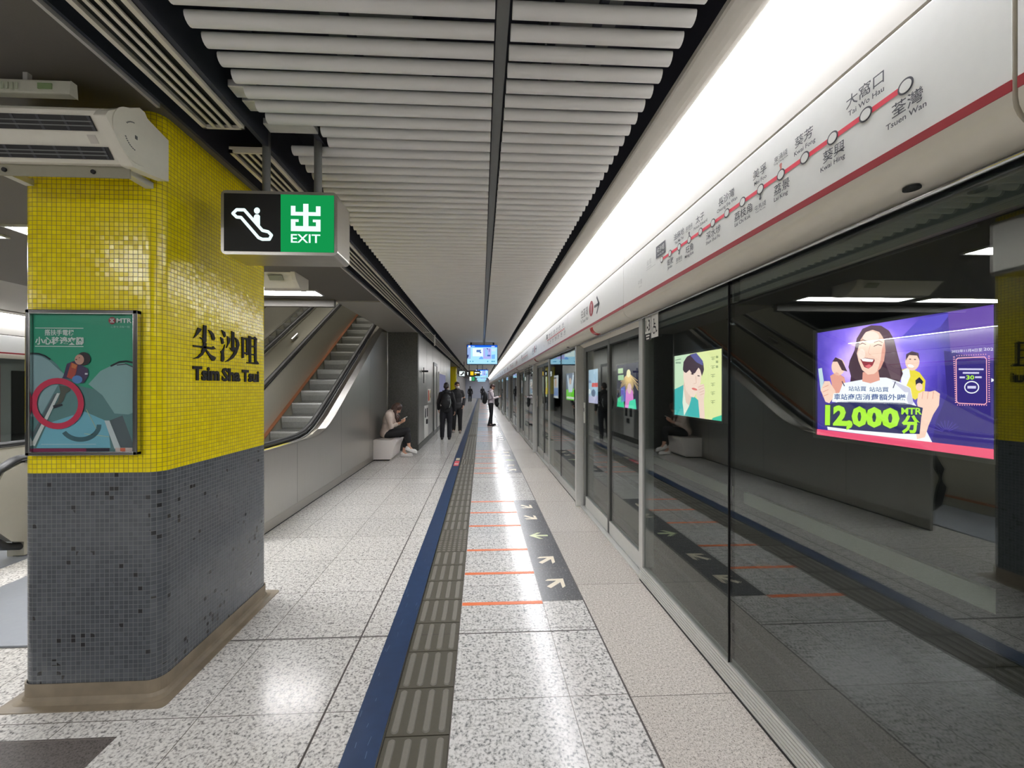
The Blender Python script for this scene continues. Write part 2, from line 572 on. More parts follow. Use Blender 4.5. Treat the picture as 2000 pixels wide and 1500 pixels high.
    def label_at(s, body, a, b, h, m, lay=2, bold=0.0, align=0):
        """lettering of glyph height h metres centred at drawing point (a,b) - drawing units must be metres"""
        vs, fs = glyphs(body, bold)
        ax, bx = min(v[0] for v in vs), max(v[0] for v in vs)
        sc = h
        x0 = a - (bx + ax) / 2 * sc if align == 0 else (a if align < 0 else a - bx * sc)
        out = [s.at(*s.ab(x0 + vx * sc, b - vy * sc), lay) for vx, vy in vs]
        s.mb.add(out, fs, m)
        return s
    def build(s, name, parent):
        return s.mb.build(name, parent)

def rrect(x0, x1, y0, y1, r, n=6):
    pts = []
    for cx, cy, a in ((x1 - r, y0 + r, -90), (x1 - r, y1 - r, 0), (x0 + r, y1 - r, 90), (x0 + r, y0 + r, 180)):
        for i in range(n + 1):
            t = math.radians(a + 90 * i / n)
            pts.append((cx + r * math.cos(t), cy + r * math.sin(t)))
    return pts

# ------------------------------------------------------------------ layout constants (metres; camera stands at x=0, y=0)
XC = -3.98                 # centre line of the island platform
XG = 1.33                  # fixed glass screens
XD = 1.40                  # sliding doors, set back
XP = 1.17                  # fascia above the screens
P = 4.59                   # door pitch
YA, YB = 0.834, 3.298      # fixed screen of the nearest bay
YD = 5.424                 # end of the nearest door
XW = -2.36                 # steel cladding beside the escalator
XS = -1.61                 # edge of the dropped ceiling and of the walls further on
ZC = 3.0
YEND = 62.0
def mx(x):
    return 2 * XC - x

# ------------------------------------------------------------------ setting: floors
def slab(name, x0, x1, y0, y1, m, z=0.0, t=0.2):
    return struct(name, MB().box(x0, x1, y0, y1, z - t, z, m))
slab('floor', -0.602, -9.6, -7, YEND, M_FL_L)
slab('floor', -0.147, 0.458, -7, YEND, M_FL_M)
slab('floor', 0.458, 0.768, -7, YEND, M_FL_N)
slab('floor', 0.768, 1.47, -7, YEND, M_FL_R)
slab('floor', -0.602, -0.147, -7, YEND, M_GROOVE, z=-0.004)
slab('floor', 1.47, 5.25, -7, YEND, M_TBED, z=-1.1)
slab('floor', -13.3, -9.6, -7, YEND, M_TBED, z=-1.1)
g = MB()
for x in (-0.77, 0.768):
    g.box(x - 0.005, x + 0.005, -7, YEND, 0.0, 0.0012, M_GROOVE)
for y in (2.655, 2.655 + 4.59, 2.655 + 9.18, 2.655 + 13.77):
    g.box(-2.3, 0.768, y - 0.004, y + 0.004, 0.0, 0.0012, M_GROOVE)
struct('trim_1', g)
g = MB()
g.box(-4.6, -1.667, 0.2, 1.95, 0.0, 0.0012, M_DARKTILE)
struct('floor_inlay', g)

bs = MB().box(-0.602, -0.449, -7, YEND, -0.004, 0.002, M_BLUE)
for i in range(46):     # scuffs in the blue surface
    y = 1.3 + 6.0 * random.random() ** 1.6; x = -0.59 + 0.13 * random.random(); a = 0.7 * (random.random() - 0.5); l = 0.02 + 0.05 * random.random(); wd = 0.0012 + 0.002 * random.random()
    dx, dy = math.sin(a) * l * 0.35, math.cos(a) * l
    bs.add([(x, y, 0.0024), (x + wd, y, 0.0024), (min(x + wd + dx, -0.45), y + dy, 0.0024), (min(x + dx, -0.451), y + dy, 0.0024)], [(0, 1, 2, 3)], plain('pale_scuff', (96, 116, 142), 0.5))
bs = bs.build('blue_floor_strip', origin=(0, 0, 0))
tag(bs, 'long dark blue scratched strip in the floor beside the tactile path', 'floor strip')
br = MB().box(-0.449, -0.441, -7, YEND, -0.004, 0.003, M_CHROME).build('metal_edge_strip')
tag(br, 'thin bright metal edging between the blue strip and the tactile path', 'floor strip')

# tactile path: one strip of tiles, the nearest hundred as parts
tp = thing('tactile_path', 'grey brown tactile guide path of ribbed tiles running down the platform', 'tactile paving', (-0.294, 0, 0))
def tac_tile(y0, dots=False, name='ribbed_tile'):
    b = MB()
    b.box(-0.439, -0.149, y0 + 0.003, y0 + 0.297, -0.004, 0.001, M_TAC)
    if dots:
        for i in range(6):
            for j in range(6):
                b.lathe((-0.439 + 0.024 + i * 0.0485, y0 + 0.027 + j * 0.0492, 0.001), [(0.0165, 0), (0.015, 0.003), (0.010, 0.005)], M_TACBAR, 8)
    else:
        for i in range(4):
            cx = -0.439 + 0.036 + i * 0.0725
            prof = [(cx + (x), y) for x, y in rrect(-0.0175, 0.0175, y0 + 0.014, y0 + 0.286, 0.0174, 4)]
            n = len(prof)
            top = [(cx + x * 0.74, y0 + 0.15 + (y - y0 - 0.15) * 0.965) for x, y in rrect(-0.0175, 0.0175, y0 + 0.014, y0 + 0.286, 0.0174, 4)]
            vs = [(p[0], p[1], 0.001) for p in prof] + [(p[0], p[1], 0.006) for p in top]
            b.add(vs, [(k, (k + 1) % n, n + (k + 1) % n, n + k) for k in range(n)] + [tuple(range(n, 2 * n))], M_TACBAR)
    return b
T0 = 1.885 - 0.3 * 4
rib = None; dot = None; rest = MB()
for i in range(200):
    y0 = T0 + 0.3 * i
    if y0 > YEND - 0.4:
        break
    isdot = any(abs(y0 + 0.15 - (4.285 + P * k + dd)) < 0.151 for k in range(-1, 13) for dd in (-0.15, 0.15))
    if i < 100:
        src = dot if isdot else rib
        nm = 'dotted_tile' if isdot else 'ribbed_tile'
        if src is None:
            o = tac_tile(y0, isdot).build(nm, tp)
            o['y0'] = y0
            if isdot: dot = o
            else: rib = o
        else:
            c = src.copy(); COL.objects.link(c); c.parent = tp
            c.location = (0, y0 - src['y0'], 0)
    else:
        for k in range(4):
            cx = -0.439 + 0.036 + k * 0.0725
            rest.box(cx - 0.016, cx + 0.016, y0 + 0.014, y0 + 0.286, -0.004, 0.005, M_TACBAR)
        rest.box(-0.439, -0.149, y0 + 0.003, y0 + 0.297, -0.004, 0.001, M_TAC)
o = rest.build('far_ribbed_tiles', tp); o['kind'] = 'stuff'
for o in tp.children:
    if 'y0' in o:
        del o['y0']

# red and white sticker on the blue strip
st = MB().box(-0.57, -0.47, 8.35, 8.9, 0.002, 0.004, plain('pink_red_sticker', (226, 96, 100), 0.4)).box(-0.56, -0.48, 8.5, 8.6, 0.004, 0.0046, M_WHITE).box(-0.56, -0.48, 9.0, 9.25, 0.002, 0.004, plain('cream_sticker', (220, 206, 170), 0.4)).build('floor_sticker', origin=(-0.52, 8.6, 0.002))
tag(st, 'small pink red sticker on the blue floor strip near the bench', 'sticker')

# queue markings of one door, repeated at every door
def arrow_poly(cx, cy, ang, s=1.0):
    """flat arrow, tip towards +x before turning"""
    pts = [(0.105, 0.0), (0.0, 0.095), (-0.045, 0.095), (0.03, 0.022), (-0.115, 0.022), (-0.115, -0.022), (0.03, -0.022), (-0.045, -0.095), (0.0, -0.095)]
    c, q = math.cos(math.radians(ang)), math.sin(math.radians(ang))
    return [(cx + s * (x * c - y * q), cy + s * (x * q + y * c)) for x, y in pts]
ARR = [(0.615, 3.31, 45, 0), (0.613, 3.76, 45, 0), (0.612, 4.37, 180, 1), (0.613, 4.98, -45, 0), (0.615, 5.44, -45, 0)]
LINES = [3.015, 3.505, 4.01, 4.71, 5.21, 5.71]
line0 = None; inlay0 = None
for k in range(0, 9):
    dy = P * k
    nth = ORD[k]
    if inlay0 is None:
        t = thing('queue_arrow_inlay', 'x', 'floor marking', (0.613, 4.39, 0), 'dark arrow inlays before the doors')
        MB().box(0.461, 0.764, 3.03, 5.75, -0.002, 0.0014, M_INLAY).build('inlay', t)
        for cx, cy, a, gcol in ARR:
            pr = arrow_poly(cx, cy, a, 0.92)
            MB().prism(pr, 'z', 0.001, 0.0024, M_ARROWG if gcol else M_ARROW).build('arrow', t)
        inlay0 = t
    else:
        t = dup(inlay0, (0, dy, 0))
    t['label'] = ('%s dark floor inlay with five cream boarding arrows in front of a door' % nth)
    for q, yl in enumerate(LINES):
        if line0 is None:
            line0 = MB().box(-0.14, 0.455, yl - 0.02, yl + 0.02, -0.001, 0.0018, M_ORANGE).build('queue_line', origin=(0.157, yl, 0))
            tag(line0, 'x', 'floor marking', 'orange queue lines on the floor'); o = line0
        else:
            o = dup(line0, (0, dy + yl - LINES[0], 0))
        o['label'] = '%s orange line across the floor %s' % (ORD[q], ('beside the nearest arrow inlay' if k == 0 else 'beside the %s arrow inlay' % nth))

# ------------------------------------------------------------------ setting: ceiling, walls
c = MB()
c.box(-6.35, XS, -7, 6.75, 3.02, 3.16, M_CEIL)
struct('ceiling', c)
c = MB()
c.box(XW, XS, 6.75, 10.43, 3.0, 3.16, M_SOFFIT)
c.box(XW, XW + 0.06, 6.75, 10.43, 3.16, 4.6, M_SOFFIT)
struct('ceiling', c)
c = MB(); c.box(-5.75, XW, 6.66, 6.75, 2.90, 3.6, M_CEIL)
struct('ceiling', c)
c = MB(); c.box(-9.6, XS, 21.4, YEND, 3.0, 3.16, M_CEIL)
struct('ceiling', c)
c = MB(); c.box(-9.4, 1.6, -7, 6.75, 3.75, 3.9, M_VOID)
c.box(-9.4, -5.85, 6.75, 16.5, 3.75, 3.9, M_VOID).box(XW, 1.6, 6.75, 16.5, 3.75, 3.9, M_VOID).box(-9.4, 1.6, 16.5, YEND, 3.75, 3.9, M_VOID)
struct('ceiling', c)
c = MB()
c.box(XS - 0.012, XS + 0.004, -7, 2.12, 3.0, 3.02, plain('pale_edge_trim', (190, 188, 184), 0.4))
c.box(XS - 0.012, XS + 0.004, 3.3, 10.43, 2.985, 3.01, plain('pale_edge_trim', (190, 188, 184), 0.4))
struct('trim_2', c)
c = MB()
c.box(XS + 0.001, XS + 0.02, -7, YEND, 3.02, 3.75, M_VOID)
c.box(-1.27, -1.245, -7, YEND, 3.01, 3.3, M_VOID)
struct('trim_3', c)
# steel clad wall beside the escalator: cut to the slope of the handrail
def softp(t):
    return math.log1p(math.exp(max(-40, min(40, t)))) if t < 30 else t
def zh(y):   # top of handrail
    return 0.95 + 0.577 * 0.16 * softp((y - 5.93) / 0.16)
def zw(y):   # top edge of the cladding
    q = min(1, max(0, (y - 5.5) / 1.2)); q = q * q * (3 - 2 * q)
    return zh(y) - 0.045 - 0.20 * q
pr = [(4.3, 0.0), (10.43, 0.0), (10.43, 3.0)]
ys = [9.75, 9.2, 8.6, 8.0, 7.4, 7.0, 6.7, 6.5, 6.3, 6.1, 5.9, 5.7, 5.4, 5.0, 4.3]
pr += [(y, zw(y)) for y in ys if zw(y) < 3.0]
c = MB().prism(pr, 'x', XW - 0.03, XW, M_STEELD)
struct('wall_escalator', c)
c = MB()
for y in (5.35, 7.0, 8.75):
    c.box(XW, XW + 0.0012, y - 0.002, y + 0.002, 0.13, min(zw(y) - 0.02, 2.98), M_ALUD)
c.box(XW, XW + 0.006, 4.3, 10.43, 0.0, 0.12, M_STEEL)
c.box(XW, XW + 0.008, 4.3, 10.43, 0.0, 0.012, M_BLACK)
c.box(XW - 0.0, XW + 0.012, 10.39, 10.43, 0.0, 3.0, M_CHROME)
struct('trim_4', c)
c = MB().box(-5.8, XS - 0.02, 10.43, 10.6, 0.0, 3.0, M_GRAN)
# the granite end wall only covers the part beside the escalator
c = MB().box(XW - 0.02, XS, 10.43, 10.6, 0.0, 3.0, M_GRAN)
struct('wall_end', c)
c = MB().box(XS - 0.2, XS, 10.6, 21.4, 0.0, 3.0, M_STEELD)
struct('wall_left', c)
c = MB()
for y in (10.6, 12.1, 13.6, 16.2, 17.6, 19.1):
    c.box(XS, XS + 0.0014, y - 0.003, y + 0.003, 0.0, 3.0, M_ALUD)
c.box(XS, XS + 0.02, 10.43, 21.4, 0.0, 0.14, M_GRAN)
struct('baseboard_left', c)
c = MB().box(-2.6, -2.4, 33.0, YEND, 0.0, 3.0, plain('pale_far_wall', (176, 172, 168), 0.4))
struct('wall_left', c)
c = MB().box(-9.4, XS, 21.2, 21.4, 0.0, 3.0, M_STEELD)
struct('wall_left', c)
c = MB().box(-13.3, 5.3, YEND, YEND + 0.2, -1.1, 3.9, plain('far_end_wall', (214, 220, 236), 0.6))
struct('wall_far', c)
c = MB().box(-13.3, 5.3, -7.2, -7.0, -1.1, 3.9, plain('rear_end_wall', (120, 118, 112), 0.6))
struct('wall_rear', c)
# track side
struct('wall_trackside', MB().box(5.2, 5.4, -7, YEND, -1.1, 4.3, M_TRACK))
struct('ceiling', MB().box(1.5, 5.4, -7, YEND, 4.3, 4.4, M_TRACK))
struct('wall_trackside', MB().box(1.47, 1.5, -7, YEND, -1.1, -0.02, M_TRACK))
c = MB().box(-13.3, -13.2, -7, YEND, -1.1, 4.3, M_TRACK)
c.box(-13.2, mx(1.5), -7, YEND, 4.3, 4.4, M_TRACK)
struct('wall_trackside', c)
for x in (2.75, 4.18):
    o = MB().prism([(x - 0.07, -1.1), (x + 0.07, -1.1), (x + 0.07, -1.08), (x + 0.012, -1.06), (x + 0.012, -0.98), (x + 0.036, -0.97), (x + 0.036, -0.94), (x - 0.036, -0.94), (x - 0.036, -0.97), (x - 0.012, -0.98), (x - 0.012, -1.06), (x - 0.07, -1.08)], 'y', -7, YEND, M_CLG).build('track_rail', origin=(x, 0, -1.1))
    tag(o, 'steel running rail in the dark track bed %s the platform doors' % ('nearer' if x < 3 else 'further from'), 'rail')
# escalator shaft
c = MB()
c.prism([(6.75, 3.6), (16.5, 3.6 + 0.577 * 9.75), (16.5, 9.6), (6.75, 4.2)], 'x', -5.8, XW, M_SOFFIT)
c.prism([(6.75, 3.0), (16.0, 8.6), (16.0, 9.2), (6.75, 3.7)], 'x', -5.85, -5.78, M_SOFFIT)
c.box(-5.8, XW, 16.3, 16.5, 3.0, 9.6, M_SOFFIT)
struct('wall_shaft', c)
c = MB().prism([(10.43, 0.0), (16.4, 0.0), (16.4, 9.2), (10.43, 4.6)], 'x', XW - 0.03, XW, M_STEELD)
struct('wall_shaft', c)

# ------------------------------------------------------------------ platform edge: glass screens, doors, fascia, lights
def edge_profile_fascia():
    pr = [(XP, 2.606), (XP, 2.235)]
    for i in range(7):
        t = math.radians(180 + 90 * i / 6)
        pr.append((XP + 0.085 + 0.085 * math.cos(t), 2.235 + 0.068 * math.sin(t)))
    pr += [(XG - 0.03, 2.167), (XG - 0.03, 2.18), (XP + 0.02, 2.24), (XP + 0.02, 2.606)]
    return pr
def cove_profile():
    pr = [(1.175, 2.622), (1.175, 2.96), (1.168, 2.985), (1.15, 3.0), (1.19, 3.0), (1.196, 2.98), (1.196, 2.622)]
    return pr

def bay(k):
    dy = P * k
    nth = {-1: 'the door unit beside the camera'}.get(k)
    T = []
    # two fixed panes
    ym = 2.11
    for q, (a, b) in enumerate(((YA + 0.05, ym), (ym, YB))):
        t = thing('glass_screen', 'x', 'glass screen', (XG, (a + b) / 2, 0), 'fixed glass screens along the platform edge')
        MB().box(XG - 0.006, XG + 0.006, a + 0.004, b - (0.05 if q else 0.004), 0.13, 2.17, M_GLASS).build('glass_pane', t)
        m = MB()
        m.box(XG - 0.012, XG + 0.01, a + 0.002, a + 0.006, 0.13, 2.17, M_BLACK)
        if q:
            m.box(XG - 0.02, XG + 0.075, b - 0.045, b + 0.03, 0.134, 2.168, M_ALU)
        m.box(XG + 0.02, XG + 0.05, a + 0.004, b - 0.05, 2.06, 2.17, M_ALUD)
        m.build('edge_frame', t)
        T.append((t, 'screen%d' % q))
    # ridged sill under the fixed panes
    t = MB()
    pr = [(XG - 0.012, 0.0), (XG - 0.012, 0.012)]
    for i in range(6):
        z = 0.014 + i * 0.0195
        pr += [(XG - 0.012, z), (XG - 0.012, z + 0.013), (XG - 0.005, z + 0.015), (XG - 0.005, z + 0.018)]
    pr += [(XG - 0.012, 0.132), (XG + 0.03, 0.132), (XG + 0.03, 0.0)]
    t.prism(pr, 'y', YA + 0.05, YB + 0.03, M_ALU)
    t.box(XG - 0.016, XG - 0.010, YA + 0.05, YB + 0.03, 0.0, 0.010, M_BLACK)
    o = t.build('ridged_sill', origin=(XG, ym, 0)); tag(o, 'x', 'sill', 'ridged metal sills under the fixed screens')
    T.append((o, 'sill'))
    # doorway: two sliding leaves, threshold and lintel
    yc = (YB + YD) / 2
    t = thing('platform_doorway', 'x', 'platform door', (XD, yc, 0), 'sliding glass platform doors')
    for q, (a, b) in enumerate(((YB + 0.035, yc - 0.004), (yc + 0.004, YD - 0.01))):
        m = MB()
        m.box(XD - 0.02, XD + 0.02, a, a + 0.03 if q else a + 0.05, 0.02, 2.17, M_ALUD)
        m.box(XD - 0.02, XD + 0.02, b - (0.03 if q == 0 else 0.09), b, 0.02, 2.17, M_ALUD)
        m.box(XD - 0.02, XD + 0.02, a, b, 0.02, 0.16, M_ALU)
        m.box(XD - 0.018, XD + 0.02, a, b, 2.07, 2.17, M_ALUD)
        lf = m.build('door_leaf', t)
        MB().box(XD - 0.006, XD + 0.006, a + 0.03, b - 0.02 if q == 0 else b - 0.09, 0.16, 2.07, M_GLASS).build('glass_pane', lf)
        if q:
            MB().box(XD - 0.034, XD - 0.02, b - 0.075, b - 0.035, 1.13, 1.40, M_WHITE).box(XD - 0.036, XD - 0.034, b - 0.065, b - 0.045, 1.28, 1.33, M_BLACK).build('release_plate', lf)
    MB().box(XD - 0.07, XD + 0.03, YB + 0.035, YD - 0.02, 0.0, 0.016, M_ALU).build('threshold', t)
    MB().prism([(XG - 0.018, 2.175), (XG - 0.018, 2.235), (XD + 0.05, 2.235), (XD + 0.05, 2.17), (XD + 0.02, 2.165), (XD - 0.025, 2.165), (XD - 0.025, 2.13), (XD - 0.03, 2.13)], 'y', YB + 0.035, YD - 0.02, M_CREAM).build('lintel', t)
    T.append((t, 'door'))
    # thick post after the door
    t = MB().box(1.272, 1.385, YD, YD + 0.05, 0.0, 2.163, M_ALU)
    t.box(1.385, 1.40, YD - 0.003, YD + 0.05, 0.0, 2.163, M_BLACK)
    o = t.build('screen_post', bev=0.006, origin=(XG, YD, 0)); tag(o, 'x', 'post', 'pale metal posts beside the platform doors')
    T.append((o, 'post'))
    # fascia: map panel above the screens, sign panel above the door
    for q, (a, b) in enumerate(((YA + 0.007, YB - 0.003), (YB + 0.003, YD - 0.003))):
        t = thing('fascia_panel', 'x', 'fascia panel', (XP, (a + b) / 2, 2.16), 'white enamel fascia panels over the platform screens')
        MB().prism(edge_profile_fascia(), 'y', a, b, M_FASCIA if False else M_CREAM, True).build('panel', t)
        MB().box(XP - 0.0012, XP + 0.001, a, b, 2.28, 2.604, M_FASCIA).build('front_sheet', t)
        MB().box(XP - 0.0024, XP + 0.001, a, b, 2.254, 2.279, M_RED).build('red_band', t)
        bd = Board((XP - 0.0014, b, 2.606), (0, -(b - a), 0), (0, 0, -0.33), (-1, 0, 0), ((b, 2.606), (a, 2.606), (a, 2.276), (b, 2.276)))
        # drawing units: x runs as world y, y as world z; label helper below works in these
        def put(body, y, z, h, m, bold=0.0, lay=3):
            vs, fs = glyphs(body, bold)
            ax, bx = min(v[0] for v in vs), max(v[0] for v in vs)
            out = [Vector((XP - 0.0014 - lay * 0.0006, y + (ax + bx) / 2 * h - vx * h, z + vy * h)) for vx, vy in vs]
            bd.mb.add(out, fs, m)
        def sq(y0, y1, z0, z1, m, lay):
            bd.mb.add([(XP - 0.0014 - lay * 0.0006, y, z) for y, z in ((y0, z0), (y1, z0), (y1, z1), (y0, z1))], [(0, 1, 2, 3)], m)
        def circ(y, z, r, m, lay, n=24):
            bd.mb.add([(XP - 0.0014 - lay * 0.0006, y + r * math.cos(2 * math.pi * i / n), z + r * math.sin(2 * math.pi * i / n)) for i in range(n)], [tuple(range(n))], m)
        if q == 0:
            z0 = 2.431; s0 = 1.065; ds = 0.1168
            ST = [('荃灣', 'Tsuen Wan', -1), ('大窩口', 'Tai Wo Hau', 1), ('葵興', 'Kwai Hing', -1), ('葵芳', 'Kwai Fong', 1), ('荔景', 'Lai King', -1), ('美孚', 'Mei Foo', 1), ('荔枝角', 'Lai Chi Kok', -1), ('長沙灣', 'Cheung Sha Wan', 1), ('深水埗', 'Sham Shui Po', -1), ('太子', 'Prince Edward', 1), ('旺角', 'Mong Kok', -1), ('油麻地', 'Yau Ma Tei', 1), ('佐敦', 'Jordan', -1), ('尖沙咀', 'Tsim Sha Tsui', 2)]
            sq(s0, s0 + ds * 13, z0 - 0.0085, z0 + 0.0085, M_ROUTE, 1)
            X2 = {4: ('東涌綫', 'Tung Chung Line', 1), 5: ('屯馬綫', 'Tuen Ma Line', -1), 10: ('觀塘綫', 'Kwun Tong Line', 1), 11: ('觀塘綫', 'Kwun Tong Line', -1)}
            for i, (zhn, en, up) in enumerate(ST):
                y = s0 + ds * i
                circ(y, z0, 0.0215, M_TEXT, 2); circ(y, z0, 0.0165, M_FASCIA, 3)
                if up == 1:
                    put(zhn, y + 0.004, z0 + 0.060, 0.043, M_TEXT, 0.006)
                    put(en, y, z0 + 0.031, 0.023, M_TEXT, 0.012)
                elif up == -1:
                    put(zhn, y - 0.004, z0 - 0.065, 0.043, M_TEXT, 0.006)
                    put(en, y, z0 - 0.091, 0.023, M_TEXT, 0.012)
                else:
                    sq(y - 0.055, y + 0.085, z0 + 0.028, z0 + 0.108, M_TEXT, 2)
                    put(zhn, y + 0.015, z0 + 0.062, 0.038, M_FASCIA, 0.0, 4)
                    put(en, y + 0.015, z0 + 0.038, 0.017, M_FASCIA, 0.0, 4)
                if i in X2:
                    a2, b2, u2 = X2[i]
                    col = {4: plain('interchange_orange', (206, 130, 120), 0.5)}.get(i, M_TEXT)
                    sq(y - 0.005, y + 0.005, z0 + u2 * 0.02, z0 + u2 * 0.036, col, 2)
                    circ(y, z0 + u2 * 0.038, 0.007, col, 3)
                    put(a2, y, z0 + (0.064 if u2 > 0 else -0.078), 0.024, M_TEXT)
                    put(b2, y, z0 + (0.052 if u2 > 0 else -0.090), 0.011, M_TEXT)
            sq(2.68, 2.83, z0 - 0.004, z0 - 0.001, M_FAINT, 1)
            for i, (zhn, en) in enumerate((('金鐘', 'Admiralty'), ('中環', 'Central'))):
                y = 2.78 + i * 0.16
                put(zhn, y, z0 + 0.03 - i * 0.1, 0.04, M_FAINT); put(en, y, z0 + 0.006 - i * 0.1, 0.02, M_FAINT)
        else:
            cc = (a + b) / 2
            put('往荃灣', cc + 0.20, 2.41, 0.105, M_TEXT)
            put('To Tsuen Wan', cc + 0.20, 2.345, 0.055, M_TEXT)
            circ(cc - 0.085, 2.44, 0.082, M_RED, 1)
            put('1', cc - 0.085, 2.39, 0.14, M_FASCIA, 0.02)
            ax = cc - 0.30
            # arrow pointing along the platform towards the camera and up
            def seg(p0, p1, wd):
                d = Vector((p1[0] - p0[0], p1[1] - p0[1])); nrm = Vector((-d.y, d.x)).normalized() * wd / 2
                bd.mb.add([(XP - 0.0026, p0[0] + nrm.x, p0[1] + nrm.y), (XP - 0.0026, p1[0] + nrm.x, p1[1] + nrm.y), (XP - 0.0026, p1[0] - nrm.x, p1[1] - nrm.y), (XP - 0.0026, p0[0] - nrm.x, p0[1] - nrm.y)], [(0, 1, 2, 3)], M_TEXT)
            seg((ax + 0.10, 2.435), (ax - 0.07, 2.435), 0.026)
            seg((ax + 0.01, 2.52), (ax - 0.075, 2.430), 0.028)
            seg((ax + 0.01, 2.35), (ax - 0.075, 2.440), 0.028)
        bd.build('printing', t)
        if q:
            cc = 4.28
            pr = []
            for i in range(7):
                tt = math.radians(180 + 90 * i / 6)
                pr.append((XP + 0.085 + 0.089 * math.cos(tt), 2.235 + 0.072 * math.sin(tt)))
            pr += [(XP + 0.085, 2.20), (XP + 0.05, 2.235)]
            MB().prism(pr, 'y', cc - 0.05, cc + 0.05, plain('red_lamp_lens', (190, 40, 40), 0.25)).build('door_indicator_lamp', t)
        else:
            MB().lathe((XP + 0.055, 1.10, 2.168), [(0.02, 0.004), (0.02, -0.004)], M_BLACK, 16).build('sensor_hole', t)
        # bright bead at the foot of the panel
        MB().tube([(XG - 0.035, a, 2.162), (XG - 0.035, b, 2.162)], 0.009, M_CHROME, 8).build('foot_bead', t)
        T.append((t, 'fascia%d' % q))
    # cove panels and their lamp
    for q, (a, b) in enumerate(((YA + 0.004, YB - 0.002), (YB + 0.002, YD + 0.002))):
        o = MB().prism(cove_profile(), 'y', a, b, M_COVE, False).build('cove_panel', origin=(1.18, (a + b) / 2, 2.62))
        tag(o, 'x', 'wall panel', 'white cove panels above the fascia')
        T.append((o, 'cove%d' % q))
    t = thing('platform_edge_light', 'x', 'ceiling light', (1.06, (YA + YD) / 2, 3.0), 'long bright lights above the platform edge')
    pr = [(0.925, 3.035)]
    for i in range(6):
        tt = i / 5
        pr.append((0.935 + 0.115 * tt, 3.028 - 0.022 * math.sin(tt * math.pi / 2)))
    pr += [(1.05, 3.06), (0.925, 3.06)]
    MB().prism(pr, 'y', YA + 0.003, YD + 0.006, M_COVE).build('curved_reflector', t)
    MB().box(1.052, 1.150, YA + 0.003, YD + 0.006, 3.004, 3.012, M_COVELAMP).build('diffuser', t)
    MB().box(1.045, 1.198, YA + 0.003, YD + 0.006, 3.013, 3.06, M_ALUD).build('housing', t)
    T.append((t, 'light'))
    return T

c = MB().box(XP + 0.021, XP + 0.024, -7, YEND, 2.25, 2.62, M_BLACK)
struct('trim_5', c)
LAB = {
    'screen0': '%s near half of the fixed glass screens',
    'screen1': '%s far half of the fixed glass screens, with pale stile',
    'sill': '%s ridged pale metal sill under fixed glass screens',
    'door': '%s pair of sliding glass platform doors with pale lintel',
    'post': '%s pale grey post at the far side of a platform door',
    'fascia0': '%s white fascia panel printed with the red line map',
    'fascia1': '%s white fascia panel with red circle and arrow over a door',
    'cove0': '%s plain white cove panel above a line map fascia',
    'cove1': '%s plain white cove panel above a door sign fascia',
    'light': '%s long glowing light strip section above the platform doors',
}
b0 = bay(0)
for o, key in b0:
    o['label'] = LAB[key] % ORD[0]
for k in range(-1, 13):
    if k == 0:
        continue
    for o, key in b0:
        if k == -1:
            if key in ('light',):
                c = dup(o, (0, P * k, 0), 'long glowing light strip section above the platform edge behind the camera')
            else:
                c = dup(o, (0, P * k, 0), (LAB[key] % 'closest') + ', at the right edge')
        else:
            dup(o, (0, P * k, 0), LAB[key] % ORD[k])

# stickers on the glass just before the nearest door
def glass_sign(y0, y1, z0, z1, draw, label, name='glass_sticker'):
    t = thing(name, label, 'sticker', (XG - 0.007, (y0 + y1) / 2, z0))
    b = Board((XG - 0.007, y1, z1), (0, -(y1 - y0), 0), (0, 0, -(z1 - z0)), (-1, 0, 0), ((0, 0), (100, 0), (100, 100), (0, 100)))
    MB().box(XG - 0.0085, XG - 0.0062, y0, y1, z0, z1, M_WHITE).build('plate', t)
    b.O = b.O + Vector((-0.0016, 0, 0))
    draw(b)
    b.build('printing', t)
def wheel(b):
    k = M_BLACK
    b.disc(40, 24, 6, 5, k); b.stroke([(40, 30), (44, 56), (66, 58), (76, 78), (84, 75)], 7, k)
    b.stroke([(42, 42), (60, 43)], 6, k)
    b.ring(42, 68, 23, 17, 5, k, a0=30, a1=290)
glass_sign(2.985, 3.105, 1.985, 2.165, wheel, 'white sticker with black wheelchair symbol on the glass before the nearest door')
def num13(b):
    b.text('1-3', 12, 20, 88, 88, M_BLACK, 2, 0.02)
glass_sign(3.115, 3.225, 2.03, 2.165, num13, 'small white sticker numbered 13 beside the wheelchair sticker')
def blue13(b):
    b.full(M_CLN, 1)
    b.rect(20, 15, 80, 40, M_WHITE, 2); b.rect(25, 60, 75, 85, M_WHITE, 2)
glass_sign(3.115, 3.225, 1.975, 2.025, blue13, 'small dark blue label right below the sticker numbered 13')

